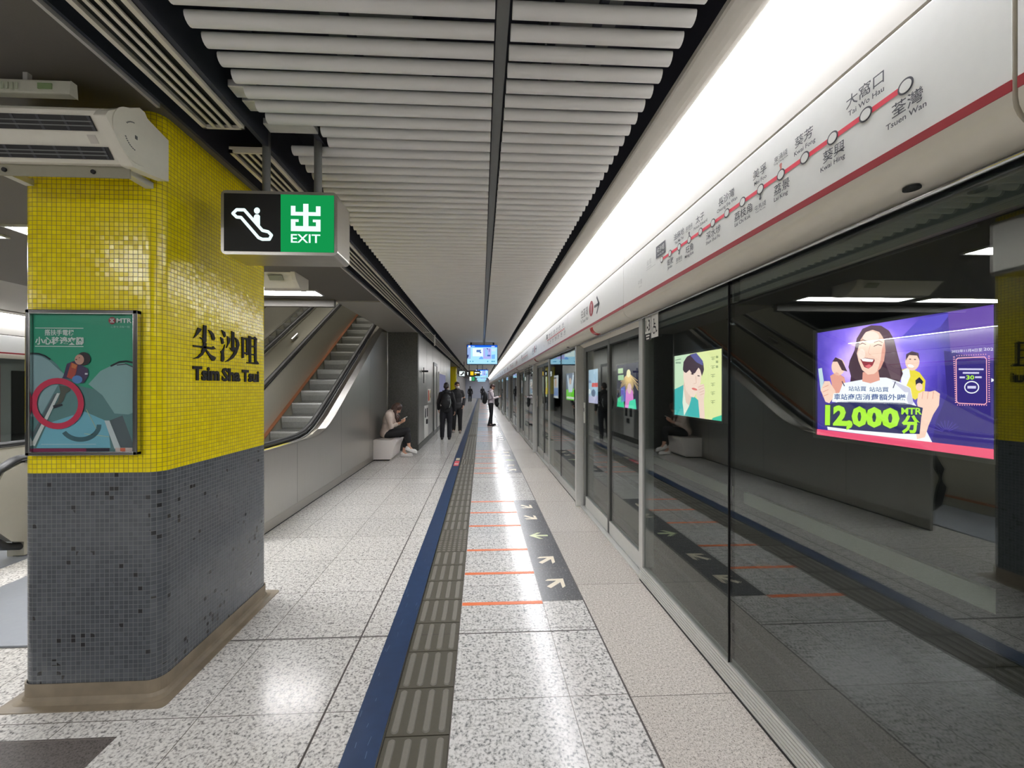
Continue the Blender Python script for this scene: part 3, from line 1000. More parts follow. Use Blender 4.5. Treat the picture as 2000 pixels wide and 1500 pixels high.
# opposite platform edge, seen past the pillar and in the reflections
OPP = []
for k in range(-1, 4):
    dy = P * k
    if k == -1:
        # proto
        y0, y1 = YA - P, YD - P
        t1 = thing('glass_screen', 'x', 'glass screen', (mx(XG), y0 + P / 2, 0), 'glass screens of the opposite platform edge')
        MB().box(mx(XG - 0.006), mx(XG + 0.006), y0 + 0.02, y1 - 0.02, 0.14, 2.17, M_GLASS).build('glass_pane', t1)
        m = MB().box(mx(XG - 0.02), mx(XG + 0.03), y0 + 0.02, y1 - 0.02, 0.0, 0.14, M_ALU)
        for yy in (y0 + 0.03, y0 + 2.46, y0 + 3.5):
            m.box(mx(XG - 0.02), mx(XG + 0.05), yy - 0.03, yy + 0.03, 0.14, 2.17, M_ALU)
        m.build('edge_frame', t1)
        t2 = thing('fascia_panel', 'x', 'fascia panel', (mx(XP), y0 + P / 2, 2.16), 'fascia panels of the opposite platform edge')
        MB().prism([(mx(x), z) for x, z in edge_profile_fascia()], 'y', y0 + 0.003, y1 - 0.003, M_CREAM, True).build('panel', t2)
        MB().box(mx(XP - 0.0024), mx(XP + 0.001), y0 + 0.003, y1 - 0.003, 2.254, 2.279, M_RED).build('red_band', t2)
        MB().box(mx(XP - 0.0012), mx(XP + 0.001), y0 + 0.003, y1 - 0.003, 2.28, 2.604, M_FASCIA).build('front_sheet', t2)
        t3 = thing('platform_edge_light', 'x', 'ceiling light', (mx(1.06), y0 + P / 2, 3.0), 'long bright lights above the opposite platform edge')
        MB().box(mx(1.052), mx(1.150), y0 + 0.003, y1 - 0.003, 3.004, 3.012, M_COVELAMP).build('diffuser', t3)
        MB().prism([(mx(x), z) for x, z in [(0.925, 3.035), (0.935, 3.028), (0.99, 3.013), (1.05, 3.004), (1.05, 3.06), (0.925, 3.06)]], 'y', y0 + 0.003, y1 - 0.003, M_COVE).build('curved_reflector', t3)
        MB().box(mx(1.045), mx(1.198), y0 + 0.003, y1 - 0.003, 3.013, 3.06, M_ALUD).build('housing', t3)
        t4 = MB().prism([(mx(x), z) for x, z in cove_profile()], 'y', y0 + 0.002, y1 - 0.002, M_COVE).build('cove_panel', origin=(mx(1.18), y0 + P / 2, 2.62))
        tag(t4, 'x', 'wall panel', 'cove panels of the opposite platform edge')
        OPP = [(t1, 'glass screen'), (t2, 'white fascia panel with red band'), (t3, 'glowing light strip'), (t4, 'plain white cove panel')]
        rr = OPP
    else:
        rr = [(dup(o, (0, P * (k + 1), 0)), s_) for o, s_ in OPP]
    for o, s_ in rr:
        o['label'] = '%s %s of the opposite platform edge beyond the pillar' % (ORD[k + 1], s_)
c = MB()
c.box(mx(0.92), -6.35, -7, 21.2, 3.05, 3.12, plain('opposite_slat_ceiling', (160, 158, 152), 0.5))
struct('ceiling', c)
c = MB().box(mx(1.6), mx(1.2), 21.2, YEND, -0.2, 3.9, M_TRACK)
struct('wall_opposite', c)

# red and white train at the opposite platform
tr = thing('train_carriage', 'white and red train carriage standing at the opposite platform, behind the pillar', 'train', (-11.2, 8.0, -1.1))
M_TRW = plain('train_white', (214, 214, 216), 0.3); M_TRR = plain('train_red', (206, 40, 62), 0.35)
m = MB(); m.prism([(-9.72, -0.25), (-9.68, 0.4), (-9.68, 2.2), (-9.9, 2.6), (-12.6, 2.6), (-12.8, 2.2), (-12.8, -0.25)], 'y', -4.0, 18.5, M_TRW); m.build('body', tr)
m = MB(); m.box(-12.6, -9.8, -3.9, 18.4, -0.9, -0.25, M_BLACK); m.build('underframe', tr)
for i in range(5):
    y = -1.25 + i * 4.59
    MB().box(-9.68, -9.665, y - 0.75, y + 0.75, 0.05, 2.05, M_TRR).build('train_door', tr)
    MB().box(-9.665, -9.66, y - 0.6, y - 0.1, 0.9, 1.75, ink((214, 220, 224), 0.9)).box(-9.665, -9.66, y + 0.1, y + 0.6, 0.9, 1.75, ink((214, 220, 224), 0.9)).build('door_window', tr)
    MB().box(-9.68, -9.668, y + 0.95, y + 3.5, 0.45, 1.95, plain('train_dark_glass', (14, 14, 16), 0.15)).build('carriage_window', tr)

# ------------------------------------------------------------------ slatted ceiling
SP = 0.0975
def slat(x0, x1, y):
    """closed bullnose tube: round below, flatter on top"""
    pr = []
    for i in range(14):
        t = 2 * math.pi * i / 14
        pr.append((y + 0.030 * math.cos(t), ZC + 0.030 + 0.030 * math.sin(t) * (1.0 if math.sin(t) < 0 else 0.75)))
    return MB().prism(pr, 'x', x0, x1, M_SLAT, True)
YS0 = -0.24
HALF = {'left': (-1.13, 0.052), 'right': (0.118, 0.818)}
for side, (x0, x1) in HALF.items():
    src = slat(x0, x1, 0.0)
    far_src = None
    for k in range(14):
        ya = YS0 + 4.39 * k
        if k < 3:
            lab = '%s ceiling panel of round grey slats, %s of the ceiling slot' % (ORD[k], side)
        else:
            lab = '%s ceiling panel of round grey slats, %s of the ceiling slot' % (ORD[k], side)
        t = thing('slat_ceiling_panel', lab, 'ceiling panel', ((x0 + x1) / 2, ya + 2.19, ZC), 'slatted ceiling panels above the platform')
        if k < 3:
            first = None
            for i in range(45):
                y = ya + SP * i + 0.02
                if side == 'left' and 2.24 < y < 2.42:
                    slat(-0.885, x1, y).build('slat', t)
                    continue
                if first is None:
                    first = slat(x0, x1, y).build('slat', t); yf = y
                else:
                    c = first.copy(); COL.objects.link(c); c.parent = t; c.location = (0, y - yf, 0)
            m = MB()
            for xx in (x0 + 0.18, (x0 + x1) / 2, x1 - 0.15):
                m.box(xx - 0.015, xx + 0.015, ya, ya + 4.37, ZC + 0.051, ZC + 0.08, M_VOID)
            m.build('carrier_rail', t)
        elif far_src is None:
            m = MB()
            for i in range(45):
                s_ = slat(x0, x1, ya + SP * i + 0.02)
                m.add(s_.v, s_.f, M_SLAT, True)
            far_src = m.build('slats', t); yk = ya
        else:
            c = far_src.copy(); COL.objects.link(c); c.parent = t
# services above the slats
o = MB().box(0.06, 0.11, -0.2, YEND - 1, 3.07, 3.10, M_ALUD).build('cable_tray', origin=(0.085, 20, 3.07)); tag(o, 'dark grey cable tray seen through the slot between the slat panels', 'cable tray')
for i, (x, y0, y1, wd) in enumerate(((-0.5, 0.2, 5.5, 0.4), (0.45, 0.2, 6.5, 0.3))):
    o = MB().box(x - wd / 2, x + wd / 2, y0, y1, 3.22, 3.5, M_ALUD).build('air_duct', origin=(x, y0, 3.2)); tag(o, 'dull grey duct half hidden above the slats on the %s of the ceiling slot' % ('left' if x < 0 else 'right'), 'duct')
for i, (xa, xb, y) in enumerate(((-1.22, -1.10, 2.02), (-1.20, -0.93, 2.30), (-1.21, -1.12, 2.12))):
    o = MB().box(xa, xb, y, y + 0.08, 3.05, 3.085, M_ALU).build('bracket_plate', origin=((xa + xb) / 2, y, 3.05), bev=0.004)
    tag(o, 'pale bracket plate in the gap by the slats, %s' % ('just left of the exit sign rods', 'between the two exit sign rods', 'in front of the exit sign rods')[i], 'bracket')

# ------------------------------------------------------------------ linear air grilles
def grille(y0, y1, label):
    t = thing('linear_air_grille', label, 'air grille', (-1.385, (y0 + y1) / 2, 3.0), 'linear air grilles left of the slats')
    m = MB()
    x0, x1 = -1.495, -1.275
    m.box(x0, x0 + 0.022, y0, y1, 2.994, 3.012, M_CREAM); m.box(x1 - 0.022, x1, y0, y1, 2.994, 3.012, M_CREAM)
    m.box(x0, x1, y0, y0 + 0.012, 2.994, 3.03, M_CREAM); m.box(x0, x1, y1 - 0.012, y1, 2.994, 3.03, M_CREAM)
    m.build('frame', t)
    n = 4
    pitch = (x1 - x0 - 0.044) / n
    for i in range(1, n):
        xx = x0 + 0.022 + pitch * i
        MB().box(xx - 0.008, xx + 0.008, y0 + 0.012, y1 - 0.012, 2.995, 3.003, M_CREAM).build('blade', t)
    MB().box(x0 + 0.002, x1 - 0.002, y0 + 0.002, y1 - 0.002, 3.012, 3.05, M_BLACK).build('backing', t)
grille(-1.8, 2.27, 'cream slotted air grille in the ceiling, ending just before the exit sign')
gy = 2.49
gi = 0
while gy < 58:
    grille(gy, gy + 7.9, ['cream slotted air grille starting behind the exit sign rods', 'second cream slotted air grille, beyond the escalator', 'third cream slotted air grille beyond the hanging screen', 'fourth cream slotted air grille far down the platform', 'fifth cream slotted air grille far down the platform', 'sixth cream slotted air grille far down the platform', 'seventh and furthest cream slotted air grille'][gi])
    gy += 7.9 + 0.04; gi += 1
o = MB().tube([(-1.25, 11.0, 2.72), (-1.25, 11.0, 3.03)], 0.02, M_WHITE, 8).build('ceiling_antenna', origin=(-1.25, 11.0, 2.72)); tag(o, 'thin white rod hanging from the ceiling edge beyond the escalator', 'antenna')

# ------------------------------------------------------------------ ceiling light bars over the middle of the platform
def light_bar(x0, x1, y, label):
    t = thing('ceiling_light_bar', label, 'ceiling light', ((x0 + x1) / 2, y, 3.0), 'white light bars in the dark ceiling')
    m = MB()
    m.box(x0 - 0.02, x1 + 0.02, y - 0.16, y - 0.14, 3.0, 3.03, M_ALU).box(x0 - 0.02, x1 + 0.02, y + 0.14, y + 0.16, 3.0, 3.03, M_ALU)
    m.box(x0 - 0.02, x0, y - 0.14, y + 0.14, 3.0, 3.03, M_ALU).box(x1, x1 + 0.02, y - 0.14, y + 0.14, 3.0, 3.03, M_ALU)
    m.build('frame', t)
    MB().box(x0, x1, y - 0.14, y + 0.14, 3.006, 3.016, M_BARLAMP).build('diffuser', t)
for y, rn in ((6.2, 'over the escalator landing'), (3.9, 'behind the yellow pillar'), (-0.7, 'behind the camera, added as fill'), (-2.6, 'further back, added as fill'), (-4.5, 'furthest back, added as fill')):  # rows behind the camera are added, unseen, to brighten the pillar front
    light_bar(-4.15, -2.42, y, 'right hand white light bar in the dark ceiling, row %s' % rn)
    if y > 0:
        light_bar(-6.2, -4.45, y, 'left hand white light bar in the dark ceiling, row %s' % rn)
for i, y in enumerate((24.5, 29.0, 36.0, 44.0, 52.0)):
    light_bar(-4.15, -2.0, y, '%s white light bar in the ceiling beyond the steel wall' % ORD[i])
for i, (y, z) in enumerate(((8.4, 5.05), (10.8, 6.45), (13.2, 7.8))):  # added fill lamps, hidden above the opening, to brighten the escalator steel
    t = thing('shaft_fill_light', '%s added fill light strip on the roof of the escalator shaft' % ['lowest', 'middle', 'topmost'][i], 'ceiling light', (-4.0, y, z), 'added fill lights in the escalator shaft')
    zz = 3.6 + 0.577 * (y - 6.75) - 0.01
    t.location = (-4.0, y, zz - 0.05)
    MB().prism([(y - 0.1, zz - 0.03 - 0.058), (y + 0.1, zz - 0.03 + 0.058), (y + 0.1, zz - 0.02 + 0.058), (y - 0.1, zz - 0.02 - 0.058)], 'x', -5.3, -2.7, M_SHAFTFILL).build('diffuser', t)
    MB().prism([(y - 0.12, zz - 0.019 - 0.069), (y + 0.12, zz - 0.019 + 0.069), (y + 0.12, zz + 0.069), (y - 0.12, zz - 0.069)], 'x', -5.32, -2.68, M_ALU).build('frame', t)

# ------------------------------------------------------------------ tiled pillars
def pillar(x0, x1, y0, y1, label, ztop=3.019):
    t = thing('tiled_pillar', label, 'pillar', ((x0 + x1) / 2, (y0 + y1) / 2, 0), 'yellow tiled pillars')
    pts = rrect(x0, x1, y0, y1, 0.07, 7)
    n = len(pts)
    per = [0.0]
    for i in range(n):
        a, b = pts[i], pts[(i + 1) % n]
        per.append(per[-1] + math.hypot(b[0] - a[0], b[1] - a[1]))
    def shaft(z0, z1, m, name):
        b = MB(); b.uv = {}
        vs = [(p[0], p[1], z0) for p in pts] + [(p[0], p[1], z1) for p in pts]
        b.add(vs, [(i, (i + 1) % n, n + (i + 1) % n, n + i) for i in range(n)], m, True)
        for i in range(n):
            b.uv[i] = [(per[i], z0), (per[i + 1], z0), (per[i + 1], z1), (per[i], z1)]
        b.add(vs, [tuple(range(n))[::-1], tuple(range(n, 2 * n))], m)
        b.uv[n] = b.uv[n + 1] = [(0, 0)] * n
        return b.build(name, t)
    shaft(1.165, ztop, M_YEL, 'yellow_mosaic')
    shaft(0.095, 1.165, M_GREYM, 'grey_mosaic')
    b = MB(); rings = []
    for g_, z in ((0.002, 0.1), (0.006, 0.1), (0.006, 0.034), (0.012, 0.018), (0.030, 0.008), (0.065, 0.004), (0.066, 0.0)):
        rings.append([(x, y, z) for x, y in rrect(x0 - g_, x1 + g_, y0 - g_, y1 + g_, max(0.012, 0.07 - g_ * 0.6), 7)])
    vs = [p for r in rings for p in r]
    b.add(vs, [(k * n + i, k * n + (i + 1) % n, (k + 1) * n + (i + 1) % n, (k + 1) * n + i) for k in range(len(rings) - 1) for i in range(n)], M_PLINTH, False)
    b.build('stone_plinth', t)
    return t
PX0, PX1, PY0, PY1 = -2.335, -1.65, 2.175, 3.235
pil = pillar(PX0, PX1, PY0, PY1, 'square pillar tiled yellow above and dark grey below, with black station name')
pillar(-2.35, -1.67, 27.4, 28.4, 'far yellow tiled pillar beyond the steel wall', 2.999)
pillar(-6.31, -5.63, 2.175, 3.235, 'yellow tiled pillar on the opposite half of the platform, behind the big pillar')

# raised station name on the side of the pillar; drawing units are the measuring grid of the lettering
bd = Board((PX1 + 0.001, 2.30, 2.12), (0, 0.90, 0), (0, 0, -0.62), (1, 0, 0), ((-110, -261), (1398, 214), (1398, 1610), (-110, 1702)))
K = plain('matt_black_letter', (14, 12, 10), 0.8); TH = 0.006
def stk(pts):
    bd.poly(pts, K, 0, TH)
# 尖
stk([(318, 305), (372, 318), (368, 590), (345, 620), (305, 600)])
stk([(225, 350), (292, 375), (262, 420), (190, 500), (145, 535), (180, 470)])
stk([(400, 388), (450, 410), (500, 470), (520, 540), (505, 568), (468, 560), (450, 480)])
stk([(250, 515), (312, 530), (312, 565), (282, 548)])
stk([(140, 650), (300, 668), (470, 690), (488, 672), (530, 718), (470, 728), (300, 702), (140, 678)])
stk([(318, 600), (372, 622), (358, 740), (300, 830), (220, 885), (140, 888), (220, 850), (285, 780), (308, 700)])
stk([(352, 700), (385, 745), (440, 815), (535, 868), (505, 925), (470, 925), (420, 850), (370, 770)])
# 沙
stk([(632, 390), (690, 430), (705, 500), (680, 520), (650, 450)])
stk([(612, 512), (655, 540), (672, 620), (640, 635), (625, 570)])
stk([(690, 640), (672, 770), (680, 900), (655, 940), (625, 925), (630, 800), (612, 760), (650, 740)])
stk([(730, 500), (785, 540), (770, 610), (715, 705), (735, 620)])
stk([(802, 410), (852, 435), (848, 740), (820, 765), (770, 700), (808, 710)])
stk([(862, 520), (915, 560), (940, 640), (925, 700), (890, 690), (885, 600)])
stk([(845, 690), (925, 690), (895, 790), (830, 880), (740, 935), (690, 945), (775, 880), (835, 800), (850, 740)])
# 咀
stk([(980, 510), (1016, 520), (1016, 872), (985, 880)])
stk([(1016, 522), (1062, 526), (1062, 556), (1016, 550)])
stk([(1058, 526), (1096, 528), (1094, 822), (1062, 828)])
stk([(1016, 772), (1062, 780), (1062, 810), (1016, 800)])
stk([(1098, 490), (1142, 505), (1142, 960), (1106, 955)])
stk([(1142, 520), (1195, 522), (1205, 505), (1246, 545), (1236, 560), (1142, 548)])
stk([(1196, 540), (1236, 548), (1236, 965), (1200, 962)])
stk([(1142, 660), (1196, 665), (1196, 690), (1142, 684)]); stk([(1142, 800), (1196, 808), (1196, 832), (1142, 824)])
stk([(1065, 945), (1220, 948), (1240, 925), (1275, 965), (1262, 985), (1065, 962)])
bd.text('Tsim', 135, 1010, 595, 1262, K, 0, 0.036, TH, x1b=(1030, 1270))
bd.text('Sha', 640, 1042, 952, 1278, K, 0, 0.036, TH, x1b=(1058, 1282))
bd.text('Tsui', 985, 1078, 1275, 1288, K, 0, 0.036, TH, x1b=(1095, 1292))
bd.build('station_name_lettering', pil)

# ------------------------------------------------------------------ framed poster on the pillar
po = thing('framed_poster', 'green escalator safety poster in a steel frame on the yellow pillar', 'poster', (-1.99, PY0 - 0.02, 1.27))
px0, px1, pz0, pz1 = -2.275, -1.738, 1.258, 1.992
m = MB()
fw = 0.022
m.box(px0, px1, PY0 - 0.03, PY0 + 0.0, pz1 - fw, pz1, M_CHROME).box(px0, px1, PY0 - 0.03, PY0, pz0, pz0 + fw * 0.9, M_CHROME)
m.box(px0, px0 + fw, PY0 - 0.03, PY0, pz0, pz1, M_CHROME).box(px1 - fw, px1, PY0 - 0.03, PY0, pz0, pz1, M_CHROME)
m.build('steel_frame', po, bev=0.004)
b = Board((px0, PY0 - 0.012, pz1), (px1 - px0, 0, 0), (0, 0, -(pz1 - pz0)), (0, -1, 0), ((45, 58), (1155, 58), (1150, 1490), (40, 1495)))
G = paint
b.full(G((50, 158, 124)), 0)
# escalator sides and treads
b.poly([(75, 490), (180, 500), (260, 540), (330, 600), (420, 720), (520, 800), (640, 830), (1115, 900), (1115, 1470), (75, 1470)], G((96, 136, 136)), 1)
b.poly([(75, 500), (180, 520), (250, 560), (320, 625), (400, 690), (360, 760), (180, 1080), (75, 1120)], G((142, 174, 178)), 2)
b.stroke([(75, 488), (150, 492), (215, 515), (260, 545)], 16, G((30, 40, 48)), 3)
b.poly([(640, 790), (760, 660), (900, 590), (1000, 580), (1115, 640), (1115, 1060), (1040, 1090), (900, 1080), (780, 900)], G((140, 178, 176)), 2)
b.stroke([(870, 608), (950, 570), (1020, 562), (1115, 580)], 18, G((26, 32, 40)), 3)
b.stroke([(930, 600), (1020, 590), (1115, 630)], 10, G((60, 66, 72)), 3)
b.poly([(230, 1180), (600, 1060), (830, 1160), (860, 1420), (120, 1420)], G((120, 186, 204)), 2)
b.poly([(330, 880), (360, 880), (110, 1400), (70, 1390)], G((214, 220, 216)), 4)
b.poly([(300, 890), (330, 880), (80, 1340), (75, 1290)], G((92, 104, 108)), 3)
b.poly([(800, 1150), (850, 1150), (960, 1420), (900, 1430)], G((206, 216, 216)), 3)
b.poly([(850, 1150), (980, 1100), (1100, 1420), (960, 1430)], G((88, 100, 104)), 2)
b.stroke([(620, 1040), (720, 1230)], 6, G((190, 200, 160)), 3); b.stroke([(600, 1280), (840, 1310)], 6, G((190, 206, 170)), 3)
b.ring(560, 1190, 210, 170, 46, G((66, 104, 112)), 3, a0=0, a1=150)
# child looking back
b.poly([(350, 800), (470, 820), (460, 860), (420, 880), (390, 960), (330, 1010), (290, 1020), (340, 960), (365, 870)], G((88, 92, 82)), 4)
b.poly([(430, 590), (500, 560), (640, 640), (645, 700), (600, 780), (520, 780), (470, 740), (390, 730)], G((74, 60, 92)), 5)
b.poly([(475, 575), (540, 600), (520, 690), (480, 740), (430, 720)], G((176, 74, 60)), 6)
b.poly([(485, 580), (535, 605), (520, 640), (478, 625)], G((206, 120, 70)), 7)
b.disc(535, 745, 52, 40, G((88, 132, 190)), 7)
b.disc(598, 540, 68, 66, G((52, 40, 44)), 6)
b.disc(558, 548, 46, 50, G((206, 158, 140)), 7); b.disc(528, 548, 9, 7, G((120, 60, 60)), 8)
b.disc(560, 530, 5, 4, G((40, 30, 30)), 8); b.rect(612, 680, 640, 696, G((220, 220, 226)), 7)
b.poly([(290, 1000), (380, 985), (390, 1000), (300, 1032)], G((50, 54, 62)), 5)
# red hoop
b.ring(342, 982, 262, 252, 58, G((206, 52, 84)), 9)
# heading
W_ = G((232, 240, 234))
b.stroke([(112, 238), (594, 238)], 7, W_, 3, dots=False); b.stroke([(112, 418), (594, 418)], 7, W_, 3, dots=False)
b.text('搭扶手電梯', 210, 252, 500, 312, W_, 4, 0.02)
b.text('小心移邊夾腳', 116, 324, 596, 404, W_, 4, 0.03)
b.disc(880, 160, 36, 36, G((150, 36, 48)), 3)
b.stroke([(862, 143), (880, 160), (898, 143)], 9, W_, 4); b.stroke([(862, 177), (880, 160), (898, 177)], 9, W_, 4); b.stroke([(862, 143), (898, 143)], 6, W_, 4); b.stroke([(862, 177), (898, 177)], 6, W_, 4)
b.text('MTR', 926, 136, 1078, 182, W_, 4, 0.03)
b.text('心繫生活每一程', 868, 210, 1058, 232, G((170, 216, 200)), 4)
b.stroke([(170, 1384), (718, 1384)], 8, G((176, 206, 214)), 4, dots=False)
b.rect(75, 1425, 850, 1470, G((140, 44, 84)), 4); b.rect(620, 1425, 850, 1455, G((54, 40, 60)), 5); b.rect(910, 1420, 1080, 1455, G((220, 200, 190)), 4); b.rect(960, 1422, 1010, 1455, G((226, 110, 80)), 5)
b.build('poster_print', po)
g_ = MB().box(px0 + fw, px1 - fw, PY0 - 0.026, PY0 - 0.024, pz0 + fw, pz1 - fw, glass('poster_cover', (0.96, 0.97, 0.97), 0.04, 0.02)).build('clear_cover', po)

# ------------------------------------------------------------------ blower unit mounted across the pillar
fan = thing('wall_fan_unit', 'ivory twin slot blower unit mounted across the top of the yellow pillar', 'fan', (-2.1, 2.0, 2.62))
xl, xr = -2.85, -1.60
# tilted front: outward normal points to the camera and down
prof = [(1.83, 2.79), (1.845, 2.808), (1.99, 2.903), (2.12, 2.90), (2.12, 2.66), (1.985, 2.63), (1.958, 2.624)]
m = MB().prism([(y, z) for y, z in prof], 'x', xl, xr - 0.05, M_FAN)
m.build('housing', fan, bev=0.012)
def fpt(t, off):   # point on the tilted front, t 0 top .. 1 bottom, off outwards
    a = Vector((0, 1.83, 2.79)); c_ = Vector((0, 1.958, 2.624)); d = (c_ - a)
    nrm = Vector((0, -d.z, d.y)).normalized(); nrm = -nrm if nrm.y > 0 else nrm
    return a + d * t + nrm * off
for i, (t0, t1) in enumerate(((0.10, 0.37), (0.66, 0.90))):
    m = MB()
    p = [fpt(t0, 0.002), fpt(t1, 0.002), fpt(t1, 0.0045), fpt(t0, 0.0045)]
    m.prism([(q.y, q.z) for q in p], 'x', xl + 0.03, xr - 0.085 + 0.012 * i, M_BLACK)
    for q in (0.33, 0.62):
        tt = t0 + (t1 - t0) * q
        p = [fpt(tt, 0.004), fpt(tt + 0.02, 0.004), fpt(tt + 0.02, 0.007), fpt(tt, 0.007)]
        m.prism([(v.y, v.z) for v in p], 'x', xl + 0.03, xr - 0.09, M_ALUD)
    for xx in [xl + 0.1 + 0.105 * j for j in range(11)]:
        p = [fpt(t0, 0.004), fpt(t1, 0.004), fpt(t1, 0.006), fpt(t0, 0.006)]
        m.prism([(v.y, v.z) for v in p], 'x', xx, xx + 0.012, plain('dark_fin', (52, 52, 58), 0.4))
    m.build('outlet_slot', fan)
# end cap with round face and flat rear bracket plate
sp = [(1.816, 2.762), (1.832, 2.792), (1.86, 2.815), (1.99, 2.912), (2.02, 2.91), (2.035, 2.89), (2.168, 2.865), (2.168, 2.655), (2.06, 2.632), (1.955, 2.615), (1.93, 2.64), (1.87, 2.70)]
m = MB().prism(sp, 'x', xr - 0.05, xr, M_FAN)
m.build('end_cap', fan, bev=0.006)
m = MB()
cy_, cz_ = 1.966, 2.757
vs = [(xr + 0.004, cy_ + 0.118 * math.cos(2 * math.pi * i / 32), cz_ + 0.118 * math.sin(2 * math.pi * i / 32)) for i in range(32)]
vb = [(xr - 0.002, p[1] * 1.0, p[2]) for p in vs]
m.add(vs + vb, [tuple(range(32))] + [(i, (i + 1) % 32, 32 + (i + 1) % 32, 32 + i) for i in range(32)], M_FAN)
for i in range(26):
    a = math.radians(70 + i * 8)
    if 100 < math.degrees(a) < 150 or 200 < math.degrees(a) < 270:
        yy, zz = cy_ + 0.062 * math.cos(a), cz_ + 0.062 * math.sin(a)
        m.box(xr + 0.004, xr + 0.0055, yy - 0.003, yy + 0.003, zz - 0.002, zz + 0.002, M_ALUD)
m.box(xr + 0.004, xr + 0.006, cy_ - 0.006, cy_ + 0.006, cz_ - 0.008, cz_ + 0.008, M_ALUD)
m.build('round_end_disc', fan)
m = MB()
m.box(-2.32, xr - 0.04, 1.985, 1.992, 2.578, 2.632, plain('dull_grey_bracket', (150, 146, 128), 0.5))
for xx in (-2.3, -1.72):
    m.box(xx, xx + 0.04, 1.992, 2.175, 2.62, 2.65, M_ALU)
for xx in (-2.19, -1.80):
    m.tube([(xx, 1.978, 2.602), (xx, 1.986, 2.602)], 0.010, M_BLACK, 10)
m.build('mounting_bracket', fan)
mk = MB(); p = [fpt(0.44, 0.001), fpt(0.60, 0.001), fpt(0.60, 0.002), fpt(0.44, 0.002)]
mk.prism([(v.y, v.z) for v in p], 'x', xr - 0.14, xr - 0.105, plain('pale_badge', (196, 190, 180), 0.4)); mk.build('badge', fan)

sg = thing('ceiling_exit_sign', 'thin pale sign with a small green patch above the blower unit', 'sign', (-2.2, 1.93, 2.90))
M_SGN = plain('pale_sign_face', (222, 222, 206), 0.4)
m = MB().prism([(1.93, 2.985), (1.96, 2.985), (1.965, 2.92), (1.925, 2.92)], 'x', -2.7, -1.85, M_SGN); m.build('panel', sg, bev=0.006)
m = MB().box(-1.985, -1.925, 1.922, 1.927, 2.94, 2.965, plain('dull_green_patch', (140, 164, 116), 0.5)); m.build('green_patch', sg)
m = MB()
for i in range(5):
    m.box(-2.16 + i * 0.02, -2.15 + i * 0.02, 1.9215, 1.926, 2.935, 2.965, plain('pale_green_mark', (202, 208, 186), 0.5))
m.build('faint_marks', sg)
for xx in (-2.5, -2.05):
    MB().box(xx - 0.01, xx + 0.01, 1.935, 1.955, 2.98, 3.022, M_ALU).build('hanger', sg)

# second blower unit beyond the pillar, over the escalator landing
f2 = thing('wall_fan_unit', 'second ivory blower unit just visible under the exit sign, beyond the pillar', 'fan', (-2.7, 5.3, 2.93))
MB().prism([(5.12, 3.02), (5.16, 2.99), (5.3, 2.86), (5.42, 2.86), (5.5, 2.9), (5.5, 3.02)], 'x', -3.5, -2.33, M_FAN).build('housing', f2, bev=0.01)
MB().prism([(5.09, 3.02), (5.14, 2.93), (5.25, 2.85), (5.40, 2.84), (5.5, 2.88), (5.5, 3.02)], 'x', -2.33, -2.28, M_FAN).build('end_cap', f2, bev=0.008)
MB().prism([(5.135, 2.985), (5.19, 2.935), (5.185, 2.93), (5.13, 2.98)], 'x', -2.62, -2.45, plain('grey_green_badge', (150, 152, 130), 0.5)).build('badge', f2)

# ------------------------------------------------------------------ hanging exit sign
ex = thing('exit_sign', 'lit hanging sign with escalator symbol and green EXIT panel on two grey rods', 'sign', (-1.17, 2.5, 2.36))
ex0, ex1, ey0, ey1, ez0, ez1 = -1.485, -0.832, 2.40, 2.62, 2.362, 2.728
pr = rrect(ex0, ex1, ez0, ez1, 0.028, 5)
MB().prism(pr, 'y', ey0, ey1, M_STEEL, False).build('steel_case', ex, bev=0.006)
b = Board((ex0 + 0.018, ey0 - 0.0015, ez1 - 0.018), (ex1 - ex0 - 0.036, 0, 0), (0, 0, -(ez1 - ez0 - 0.036)), (0, -1, 0), ((1253, 1087), (1878, 1087), (1878, 1396), (1253, 1396)))
b.full(M_BLACK, 0)
GR = ink((20, 150, 78), 0.9); WG = ink((222, 250, 248), 1.15); DK = plain('sign_black', (12, 12, 13), 0.6)
b.rect(1253, 1087, 1570, 1396, DK, 1)
b.rect(1573, 1087, 1878, 1396, GR, 1)
S = 17
b.stroke([(1325, 1175), (1368, 1175), (1470, 1283), (1503, 1290), (1522, 1308), (1510, 1330), (1470, 1331), (1448, 1322), (1350, 1216), (1325, 1214), (1304, 1195)], S, WG, 2, closed=True)
b.disc(1440, 1178, 17, 17, WG, 3)
b.poly([(1424, 1205), (1432, 1198), (1448, 1198), (1457, 1206), (1457, 1258), (1420, 1222)], WG, 3)
for x0, y0, x1, y1 in ((1632, 1148, 1658, 1200), (1775, 1148, 1801, 1200), (1702, 1136, 1732, 1260), (1632, 1180, 1801, 1200), (1632, 1222, 1658, 1284), (1775, 1222, 1801, 1284), (1632, 1256, 1801, 1284), (1632, 1220, 1676, 1234), (1757, 1220, 1801, 1234)):
    b.rect(x0, y0, x1, y1, WG, 3)
b.text('EXIT', 1632, 1300, 1800, 1346, WG, 3, 0.012)
b.build('lit_face', ex)
for xx in (-1.262, -0.965):
    MB().tube([(xx, 2.46, ez1 - 0.004), (xx, 2.46, 3.4)], 0.022, M_ALUD, 14).build('hanging_rod', ex)

